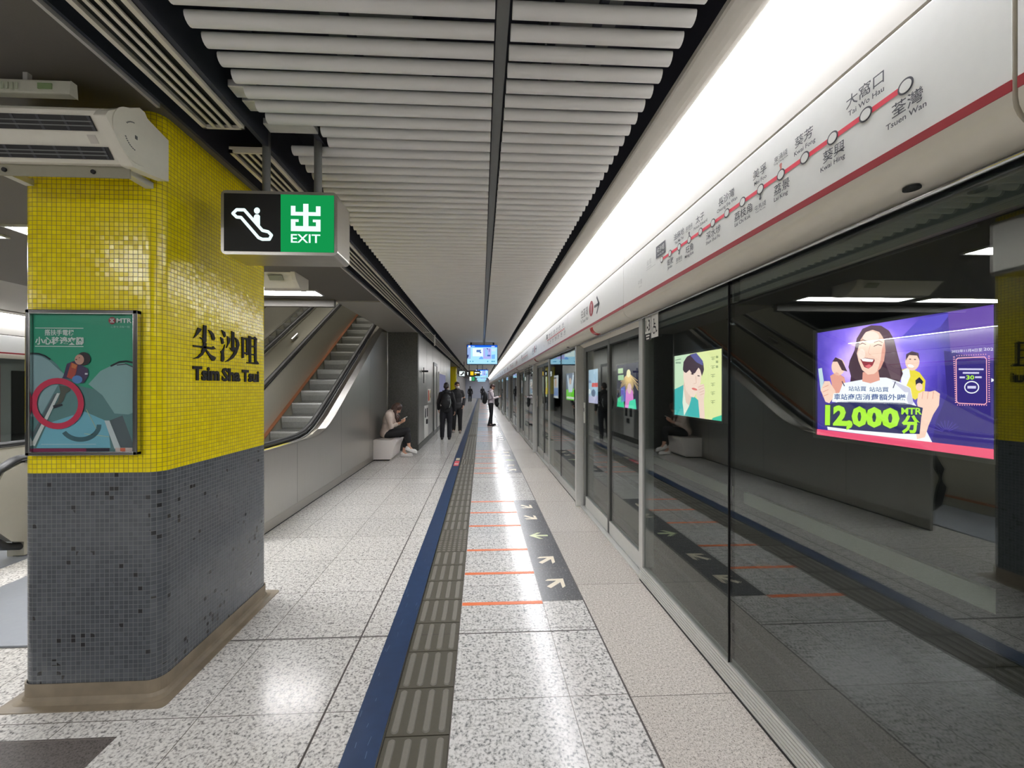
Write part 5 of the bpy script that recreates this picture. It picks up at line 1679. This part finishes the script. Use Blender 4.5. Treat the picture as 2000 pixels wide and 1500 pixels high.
def purple_bg():
    t = NT('purple_backlit_print')
    p = t.pos(); x, y, z = t.sep(p)
    d = t.math('SQRT', t.math('ADD', t.math('POWER', t.math('SUBTRACT', y, 5.15), 2.0), t.math('POWER', t.math('SUBTRACT', z, 2.0), 2.0)))
    f = t.math('ADD', d, t.math('MULTIPLY', t.math('SUBTRACT', t.noise(p, 2.5, 3), 0.5), 0.5))
    col = t.ramp(f, [(0.28, lin((206, 170, 250))), (0.5, lin((134, 104, 226))), (0.78, lin((84, 66, 176))), (1.0, lin((60, 48, 134)))])
    e = t.n('Emission'); t.put(e.inputs[0], col); e.inputs[1].default_value = 2.2
    t.t.links.new(e.outputs[0], t.out.inputs[0])
    return t.m
ad = lightbox(0, 'lit purple advert with a laughing long haired woman and big green 12,000')
b = adboard(0, ((228, 430), (1580, 205), (1595, 1388), (240, 1212)))
b.full(purple_bg(), 0)
def I(c, k=1.0):
    return ink(c, 1.85 * k)
SK = I((250, 206, 190)); SKS = I((232, 160, 146)); HR = I((74, 50, 66)); HR2 = I((104, 78, 92)); WH = I((246, 240, 250)); PU = I((66, 52, 140)); PU2 = I((98, 82, 190))
b.poly([(1000, 320), (1240, 270), (1160, 380), (960, 480), (860, 470)], I((92, 78, 200)), 1)
b.poly([(1216, 262), (1582, 205), (1590, 700), (1240, 560)], I((104, 70, 166)), 1)
b.poly([(1190, 560), (1590, 640), (1595, 1330), (1110, 1260), (1140, 1100), (1220, 900)], I((56, 44, 122)), 2)
for a in range(200, 340, 16):
    b.stroke([(1215 + 25 * math.cos(math.radians(a)), 1190 + 25 * math.sin(math.radians(a))), (1215 + 110 * math.cos(math.radians(a)), 1190 + 95 * math.sin(math.radians(a)))], 5, I((84, 70, 160)), 3, dots=False)
# small person on the left holding a phone
b.disc(392, 690, 52, 66, SK, 2); b.poly([(345, 650), (370, 615), (420, 640), (462, 725), (420, 715), (385, 650)], HR, 3)
b.poly([(330, 760), (380, 730), (440, 770), (470, 900), (400, 930), (350, 850)], SKS, 2)
# smiling person on the right in a yellow jacket
b.poly([(870, 710), (930, 690), (1010, 730), (1055, 790), (1050, 880), (980, 940), (920, 900), (870, 800)], I((240, 214, 70)), 2)
b.poly([(878, 715), (930, 690), (940, 760), (905, 850), (870, 800)], WH, 3)
b.disc(955, 645, 54, 70, SK, 4); b.poly([(905, 640), (908, 590), (950, 566), (1000, 580), (1012, 640), (990, 600), (930, 596)], HR, 5)
b.disc(944, 680, 24, 12, I((250, 250, 250)), 5, rot=15); b.disc(938, 628, 8, 4, HR, 5); b.disc(975, 630, 8, 4, HR, 5)
b.poly([(980, 790), (1010, 765), (1040, 800), (1010, 860), (985, 840)], I((50, 44, 70)), 4); b.disc(1010, 840, 26, 30, SK, 5)
# hair behind, body, neck, face of the woman
b.poly([(640, 368), (575, 395), (530, 470), (515, 560), (480, 640), (470, 690), (490, 760), (484, 812), (570, 830), (720, 812), (860, 806), (885, 740), (868, 680), (835, 560), (815, 480), (775, 410), (715, 372)], HR, 4)
b.poly([(430, 815), (560, 790), (700, 770), (760, 770), (880, 810), (945, 850), (965, 950), (1000, 1000), (1060, 1160), (1115, 1265), (320, 1175), (300, 1080), (380, 960)], WH, 5)
b.poly([(800, 790), (940, 850), (968, 960), (940, 1000), (900, 880)], I((208, 200, 224)), 6)
b.poly([(580, 730), (700, 720), (712, 790), (640, 815), (578, 800)], SKS, 6)
b.poly([(562, 470), (600, 420), (650, 402), (705, 420), (742, 480), (752, 560), (742, 640), (716, 700), (668, 742), (620, 748), (575, 712), (546, 640), (528, 560), (538, 510)], SK, 7)
b.poly([(742, 480), (752, 560), (742, 640), (716, 700), (690, 726), (716, 640), (724, 560)], SKS, 8)
b.disc(640, 460, 62, 46, I((255, 232, 222)), 8); b.disc(570, 590, 28, 40, I((255, 226, 216)), 8)
b.poly([(562, 630), (600, 618), (668, 628), (672, 640), (655, 680), (625, 702), (592, 690)], I((150, 50, 66)), 9)
b.poly([(568, 628), (600, 622), (664, 632), (655, 650), (610, 648), (580, 644)], I((255, 252, 250)), 10)
b.poly([(596, 682), (630, 668), (650, 680), (625, 700)], I((232, 110, 120)), 10)
b.stroke([(552, 518), (576, 506), (602, 516)], 6, I((96, 60, 60)), 9); b.stroke([(664, 530), (694, 516), (722, 524)], 6, I((96, 60, 60)), 9)
b.stroke([(548, 492), (580, 480), (604, 490)], 5, I((140, 100, 96)), 9); b.stroke([(664, 500), (700, 488), (728, 500)], 5, I((140, 100, 96)), 9)
b.stroke([(636, 520), (622, 580), (640, 596)], 5, I((236, 176, 160)), 9)
b.poly([(640, 368), (575, 395), (532, 470), (516, 560), (530, 600), (560, 480), (600, 420), (660, 400), (700, 416), (740, 470), (752, 560), (748, 650), (800, 780), (868, 790), (868, 680), (835, 560), (815, 480), (775, 410), (715, 372)], HR2, 8)
# hand with phone, raised fist
b.poly([(240, 705), (268, 698), (285, 800), (276, 840), (262, 880), (252, 800)], I((196, 214, 226)), 7)
b.poly([(262, 870), (290, 800), (330, 800), (345, 830), (372, 870), (380, 900), (330, 970), (300, 960)], SK, 8)
for q in range(3):
    b.stroke([(280, 850 + q * 34), (320, 832 + q * 34)], 5, SKS, 9)
b.poly([(1005, 890), (1040, 872), (1090, 876), (1130, 866), (1168, 890), (1162, 980), (1120, 1050), (1084, 1140), (1060, 1225), (1000, 1240), (985, 1150), (1010, 1030), (996, 960)], SK, 8)
for q in range(3):
    b.stroke([(1040 + q * 40, 876), (1034 + q * 40, 930)], 5, SKS, 9)
# lettering
b.poly([(440, 850), (800, 830), (800, 880), (930, 882), (915, 950), (940, 975), (350, 960), (362, 895), (440, 886)], I((250, 248, 252)), 10)
BL = I((66, 88, 150))
b.text('站站買', 476, 838, 612, 876, BL, 11, 0.01); b.text('站站買', 634, 842, 782, 880, BL, 11, 0.01)
b.text('車站商店消費額外賺', 366, 896, 914, 944, BL, 11, 0.015)
b.poly([(300, 985), (420, 955), (900, 962), (1042, 1000), (1030, 1080), (1020, 1200), (880, 1200), (520, 1175), (310, 1150)], I((44, 46, 96)), 10)
GN = I((176, 232, 60)); GD = I((44, 56, 70))
b.text('12,000', 296, 975, 876, 1180, GD, 11, 0.10, x1b=(1004, 1200)); b.text('12,000', 300, 980, 868, 1172, GN, 12, 0.055, x1b=(1004, 1192))
b.text('MTR', 880, 1000, 1036, 1052, GN, 12, 0.03); b.text('分', 884, 1056, 1024, 1200, GN, 12, 0.05)
b.stroke([(425, 800), (445, 838)], 7, I((50, 50, 90)), 11, dots=False); b.stroke([(832, 800), (815, 850)], 7, I((50, 50, 90)), 11, dots=False)
b.poly([(240, 1170), (1590, 1312), (1595, 1388), (240, 1212)], I((238, 84, 120)), 11)
# phone shaped panel on the right
PK = I((250, 170, 190))
for wd, x0, y0, x1, y1 in ((7, 1284, 614, 1512, 964),):
    b.stroke([(x0 + 14, y0 + 4), (x1 - 14, y0 - 6), (x1, y0 + 12), (x1 + 6, y1 - 8), (x1 - 8, y1 + 6), (x0 + 22, y1 - 2), (x0 + 8, y1 - 16), (x0, y0 + 16)], wd, PK, 4, closed=True)
for i in range(22):
    yy = 610 + i * 16.5
    b.stroke([(1262 + i * 0.9, yy), (1274 + i * 0.9, yy)], 7, PK, 4, dots=False); b.stroke([(1524 + i * 0.3, yy - 8), (1536 + i * 0.3, yy - 8)], 7, PK, 4, dots=False)
for i in range(13):
    b.stroke([(1290 + i * 18, 596 - i), (1290 + i * 18, 604 - i)], 6, PK, 4, dots=False); b.stroke([(1300 + i * 18, 972), (1300 + i * 18, 980)], 6, PK, 4, dots=False)
b.text('2022年11月4日至', 1250, 556, 1480, 578, WH, 4, x1b=(540, 566)); b.text('2023', 1490, 538, 1585, 560, WH, 4)
for y0, x0, x1 in ((696, 1304, 1492), (724, 1336, 1458)):
    b.rect(x0, y0, x1, y0 + 13, I((214, 204, 238)), 4)
b.rect(1312, 758, 1352, 772, I((214, 204, 238)), 4); b.rect(1428, 756, 1478, 770, I((214, 204, 238)), 4); b.text('30', 1362, 748, 1422, 782, GN, 4, 0.03)
b.ring(1404, 840, 56, 48, 8, WH, 4); b.rect(1372, 830, 1436, 850, I((214, 204, 238)), 4)
b.poly([(1550, 770), (1578, 785), (1550, 800)], WH, 4)
b.build('backlit_print', ad)

# second box: pale yellow advert with a young man in a teal jacket
ad2 = lightbox(P, 'lit pale yellow advert with a dark haired person in a teal jacket')
b = adboard(P, ((424, 536), (858, 462), (860, 1130), (430, 1070)))
b.full(I((226, 228, 164)), 0)
b.poly([(424, 536), (560, 512), (560, 800), (428, 900)], I((206, 226, 196)), 1)
b.poly([(428, 840), (505, 800), (540, 850), (640, 940), (662, 1000), (655, 1100), (430, 1070)], I((70, 178, 178)), 2)
b.poly([(508, 800), (540, 850), (575, 930), (560, 990), (515, 1080), (500, 960)], I((236, 232, 220)), 3)
b.poly([(515, 740), (590, 860), (560, 990), (530, 960), (505, 820)], I((232, 190, 176)), 3)
b.poly([(505, 640), (560, 600), (640, 620), (668, 680), (660, 780), (620, 880), (600, 915), (570, 905), (530, 850), (505, 740)], I((248, 216, 204)), 4)
b.poly([(500, 660), (505, 590), (535, 540), (590, 510), (650, 540), (684, 600), (690, 660), (672, 720), (655, 660), (640, 640), (610, 690), (585, 700), (560, 660), (530, 690), (512, 680)], I((70, 52, 66)), 5)
b.poly([(560, 520), (620, 505), (680, 580), (680, 620), (620, 590)], I((92, 88, 150)), 6)
b.disc(585, 700, 14, 5, I((60, 44, 48)), 6, rot=12); b.disc(642, 716, 12, 5, I((60, 44, 48)), 6, rot=12)
b.disc(606, 838, 26, 10, I((226, 120, 118)), 6, rot=18); b.stroke([(618, 720), (622, 780), (602, 790)], 5, I((226, 180, 166)), 6)
b.poly([(640, 800), (690, 790), (700, 860), (690, 940), (700, 1110), (655, 1105), (640, 940), (620, 900)], I((244, 210, 198)), 6)
for q in range(4):
    b.stroke([(640 + q * 6, 820 + q * 24), (690, 800 + q * 26)], 5, I((226, 176, 164)), 7)
GYT = I((150, 160, 110))
for i in range(6):
    y = 545 + i * 80
    b.stroke([(752, y), (788, y - 4)], 5, GYT, 4); b.stroke([(756, y + 16), (786, y + 14)], 5, GYT, 4); b.stroke([(770, y), (769, y + 26)], 5, GYT, 4)
for i in range(3):
    b.rect(796, 530 + i * 45, 816, 552 + i * 45, GYT, 4)
b.poly([(770, 1100), (860, 1070), (860, 1140), (760, 1120)], I((60, 190, 160)), 3)
b.stroke([(434, 572), (480, 562)], 6, I((110, 130, 120)), 4); b.rect(434, 588, 482, 604, I((150, 170, 150)), 4)
b.build('backlit_print', ad2)

# third box: night scene with sparks
ad3 = lightbox(2 * P, 'lit dark advert with golden sparks and bright pink and green colours')
b = adboard(2 * P, ((0, 0), (100, 0), (100, 100), (0, 100)))
b.full(I((40, 38, 60)), 0)
for i in range(34):
    a = math.radians(20 + i * 4.2); r0, r1 = 8, 30 + 40 * random.random()
    b.stroke([(56 + r0 * math.cos(a), 22 + r0 * math.sin(a)), (56 + r1 * math.cos(a) * 0.8, 22 + r1 * math.sin(a))], 1.1, I((250, 206, 140)), 2, dots=False)
b.disc(56, 22, 9, 9, I((255, 236, 190)), 3)
b.poly([(45, 60), (60, 50), (75, 62), (80, 100), (40, 100)], I((230, 140, 216)), 4); b.poly([(5, 80), (30, 70), (36, 100), (0, 100)], I((50, 210, 150)), 4)
b.poly([(60, 84), (85, 78), (90, 100), (55, 100)], I((80, 220, 180)), 5); b.disc(60, 56, 9, 12, I((236, 196, 200)), 5); b.poly([(20, 55), (40, 50), (44, 84), (20, 90)], I((90, 100, 190)), 4)
b.rect(6, 8, 30, 20, I((196, 220, 170)), 3); b.rect(6, 24, 34, 36, I((170, 206, 160)), 3)
b.build('backlit_print', ad3)
ad4 = lightbox(3 * P, 'lit pale blue advert with small red words')
b = adboard(3 * P, ((0, 0), (100, 0), (100, 100), (0, 100)))
b.full(I((176, 204, 230)), 0)
b.rect(50, 40, 95, 52, I((226, 90, 90)), 2); b.rect(10, 32, 45, 40, I((130, 150, 190)), 2); b.disc(30, 66, 12, 8, I((240, 244, 250)), 2); b.disc(62, 70, 16, 11, I((90, 110, 140)), 2)
b.poly([(0, 82), (100, 76), (100, 100), (0, 100)], I((196, 190, 226)), 1)
b.build('backlit_print', ad4)
ad5 = lightbox(4 * P, 'lit advert of white figures above a bright green field')
b = adboard(4 * P, ((0, 0), (100, 0), (100, 100), (0, 100)))
b.full(I((96, 110, 140)), 0)
b.poly([(0, 62), (100, 56), (100, 100), (0, 100)], I((120, 220, 60)), 1)
b.poly([(10, 10), (24, 4), (40, 40), (60, 42), (80, 4), (95, 10), (74, 70), (30, 72)], I((214, 224, 240)), 2); b.disc(50, 30, 12, 13, I((226, 190, 170)), 3); b.rect(5, 88, 95, 96, I((226, 240, 220)), 2)
b.build('backlit_print', ad5)
NM = ['sixth', 'seventh', 'eighth', 'ninth', 'tenth', 'eleventh']
for i, (c1, c2) in enumerate((((226, 226, 232), (150, 170, 220)), ((206, 220, 190), (240, 200, 90)), ((190, 196, 226), (226, 110, 120)), ((220, 226, 230), (110, 160, 200)), ((226, 216, 200), (160, 120, 180)), ((210, 214, 226), (120, 140, 170)))):
    a_ = lightbox((5 + i) * P, '%s lit advert box along the track wall, far beyond the doors' % NM[i])
    b = adboard((5 + i) * P, ((0, 0), (100, 0), (100, 100), (0, 100)))
    b.full(I(c1), 0); b.rect(10, 55, 90, 90, I(c2), 1); b.disc(50, 32, 18, 20, I((232, 196, 176)), 2); b.rect(15, 8, 60, 14, I((90, 90, 110)), 2)
    b.build('backlit_print', a_)

o = MB().box(4.6, 5.198, 1.6, 3.42, -1.1, 4.29, plain('dark_pier', (26, 27, 27), 0.7)).build('trackside_pier', origin=(4.9, 2.5, -1.1)); tag(o, 'dark pier on the track wall cutting off the right end of the purple advert', 'pier')
for i in range(6):
    y0 = 3.55 + P * i
    o = MB().box(5.12, 5.198, y0, y0 + 4.15, -0.66, -0.44, plain('pale_cable_cover', (226, 230, 206), 0.4)).build('cable_cover', origin=(5.16, y0 + 2, -0.66)); tag(o, '%s pale band of cable cover low on the track wall under the adverts' % ORD[i], 'cable cover', 'pale cable covers on the track wall')

# ------------------------------------------------------------------ hanging screens and far signs
def screen(x0, x1, y, z0, z1, label):
    t = thing('hanging_screen', label, 'screen', ((x0 + x1) / 2, y, z0), 'blue information screens over the platform')
    MB().box(x0, x1, y, y + 0.12, z0, z1, plain('screen_case', (40, 62, 96), 0.3)).build('case', t, bev=0.008)
    for q in (0.14, 0.86):
        xx = x0 + (x1 - x0) * q
        MB().box(xx - 0.025, xx + 0.025, y + 0.04, y + 0.08, z1 - 0.005, 2.999, M_BLACK).build('hanger', t)
    b = Board((x0 + 0.02, y - 0.002, z1 - 0.015), (x1 - x0 - 0.04, 0, 0), (0, 0, -(z1 - z0 - 0.04)), (0, -1, 0), ((300, 360), (1590, 360), (1590, 1100), (300, 1100)))
    I = ink
    b.full(I((170, 226, 252), 1.0), 0)
    b.rect(300, 360, 1590, 440, I((24, 96, 226)), 1); b.rect(350, 380, 440, 430, WH, 2); b.rect(490, 390, 620, 425, I((150, 200, 250)), 2); b.rect(1340, 390, 1480, 430, I((190, 200, 255)), 2)
    b.poly([(300, 460), (450, 460), (440, 900), (300, 900)], I((150, 176, 226)), 1); b.poly([(300, 740), (360, 740), (360, 800), (300, 900)], I((50, 60, 110)), 2)
    b.rect(530, 480, 975, 800, I((232, 252, 250)), 1); b.poly([(700, 545), (900, 540), (860, 620), (780, 640), (690, 630)], I((84, 120, 180)), 2); b.disc(868, 645, 40, 32, I((84, 110, 190)), 2)
    b.rect(985, 470, 1330, 900, I((176, 176, 240)), 1); b.poly([(1060, 520), (1150, 500), (1200, 640), (1190, 800), (1070, 800)], I((150, 196, 240)), 2); b.rect(1240, 500, 1270, 620, I((110, 120, 170)), 3); b.poly([(1130, 470), (1180, 480), (1200, 540), (1160, 520)], I((40, 70, 130)), 3); b.rect(1160, 740, 1290, 796, I((70, 100, 170)), 3)
    b.poly([(800, 880), (900, 800), (980, 850), (980, 910), (820, 910)], I((110, 170, 240)), 2); b.poly([(1340, 740), (1500, 720), (1490, 900), (1350, 900)], I((120, 180, 246)), 2); b.rect(1340, 500, 1520, 600, I((196, 226, 250)), 1)
    for xx in (430, 540, 1180, 1360, 1410, 1470):
        b.disc(xx, 1000, 24, 26, I((70, 150, 190)), 2)
    b.build('display', t)
    return t
s1 = screen(-0.452, 0.512, 12.6, 2.305, 2.925, 'nearest hanging blue information screen under the slatted ceiling')
for i, y in enumerate((30.0, 40.0, 50.0)):
    dup(s1, (0.0, y - 12.6, 0.0), '%s hanging blue screen, small in the distance behind the nearest one' % ORD[i + 1])
M_SIGNW = ink((230, 240, 236)); M_SIGNY = ink((240, 200, 40))
def far_sign(x0, x1, y, z0, z1, label, draw):
    t = thing('hanging_sign', label, 'sign', ((x0 + x1) / 2, y, z0))
    MB().box(x0, x1, y, y + 0.15, z0, z1, M_BLACK).build('case', t, bev=0.01)
    for q in (0.2, 0.8):
        xx = x0 + (x1 - x0) * q
        MB().box(xx - 0.02, xx + 0.02, y + 0.06, y + 0.1, z1 - 0.005, 2.999, M_ALUD).build('hanger', t)
    b = Board((x0 + 0.01, y - 0.002, z1 - 0.01), (x1 - x0 - 0.02, 0, 0), (0, 0, -(z1 - z0 - 0.02)), (0, -1, 0), ((0, 0), (100, 0), (100, 100), (0, 100)))
    draw(b); b.build('lit_face', t)
far_sign(-1.22, -0.86, 22.0, 2.18, 2.52, 'small dark square sign with white escalator symbol, left of the yellow sign', lambda b: (b.rect(8, 8, 92, 92, M_SIGNW, 1), b.stroke([(30, 70), (45, 70), (65, 40), (80, 40)], 18, M_BLACK, 2), b.disc(72, 22, 9, 9, M_BLACK, 2)))
def ydraw(b):
    b.poly([(9, 20), (16, 45), (12, 45), (12, 85), (6, 85), (6, 45), (2, 45)], M_SIGNW, 1); b.rect(28, 15, 52, 88, M_SIGNY, 1); b.rect(60, 25, 96, 50, M_SIGNW, 1); b.rect(60, 60, 72, 76, M_SIGNY, 1)
far_sign(-0.80, -0.06, 22.0, 2.22, 2.52, 'dark hanging sign with white arrow, yellow square and white words', ydraw)
far_sign(-1.0, -0.5, 33.0, 2.12, 2.5, 'small green lit sign in the distance under the yellow sign', lambda b: (b.rect(6, 6, 40, 94, M_SIGNW, 1), b.rect(42, 6, 94, 94, ink((60, 150, 100)), 1)))

# ------------------------------------------------------------------ small fittings on the steel wall
t = thing('wall_help_panel', 'tall white panel with dark handset set in the steel wall behind the walkers', 'wall panel', (XS, 11.95, 0.16))
MB().box(XS - 0.0, XS + 0.012, 11.55, 12.35, 0.16, 1.08, M_WHITE).build('panel', t)
MB().box(XS + 0.012, XS + 0.016, 11.66, 11.86, 0.74, 1.0, M_BLACK).box(XS + 0.012, XS + 0.016, 12.04, 12.24, 0.74, 1.0, M_BLACK).build('dark_window', t)
MB().box(XS + 0.012, XS + 0.05, 11.88, 12.02, 0.55, 0.68, M_CLG).build('handset', t)
t = thing('wall_notice', 'small notice with red and yellow stripes on the steel wall', 'notice', (XS, 12.7, 1.25))
MB().box(XS, XS + 0.01, 12.35, 13.0, 1.14, 1.56, M_WHITE).build('plate', t)
m = MB(); m.box(XS + 0.01, XS + 0.013, 12.38, 12.6, 1.2, 1.52, plain('notice_red', (206, 84, 60), 0.4)); m.prism([(12.65, 1.2), (12.8, 1.2), (12.97, 1.52), (12.82, 1.52)], 'x', XS + 0.01, XS + 0.013, plain('notice_yellow', (210, 190, 110), 0.4)); m.prism([(12.75, 1.4), (12.9, 1.26), (12.95, 1.32), (12.8, 1.46)], 'x', XS + 0.013, XS + 0.016, M_BLACK); m.build('stripes', t)
t = thing('blade_sign', 'thin dark sign bracket sticking out of the steel wall', 'sign', (XS, 11.2, 1.75))
MB().box(XS, XS + 0.16, 11.2, 11.23, 2.02, 2.07, M_BLACK).build('arm', t)
MB().box(XS + 0.03, XS + 0.05, 11.19, 11.24, 1.72, 2.15, M_CLG).build('edge_plate', t)
t = thing('service_doorway', 'narrow grey service door with frame in the steel wall', 'door', (XS, 14.0, 0))
MB().box(XS, XS + 0.03, 13.75, 13.85, 0.0, 2.35, M_ALUD).box(XS, XS + 0.03, 14.65, 14.75, 0.0, 2.35, M_ALUD).box(XS, XS + 0.03, 13.75, 14.75, 2.35, 2.45, M_ALUD).build('door_frame', t)
MB().box(XS, XS + 0.012, 13.85, 14.65, 0.02, 2.35, M_STEELD).build('door_leaf', t)
MB().box(XS + 0.012, XS + 0.05, 14.52, 14.58, 1.0, 1.12, M_CHROME).build('handle', t)
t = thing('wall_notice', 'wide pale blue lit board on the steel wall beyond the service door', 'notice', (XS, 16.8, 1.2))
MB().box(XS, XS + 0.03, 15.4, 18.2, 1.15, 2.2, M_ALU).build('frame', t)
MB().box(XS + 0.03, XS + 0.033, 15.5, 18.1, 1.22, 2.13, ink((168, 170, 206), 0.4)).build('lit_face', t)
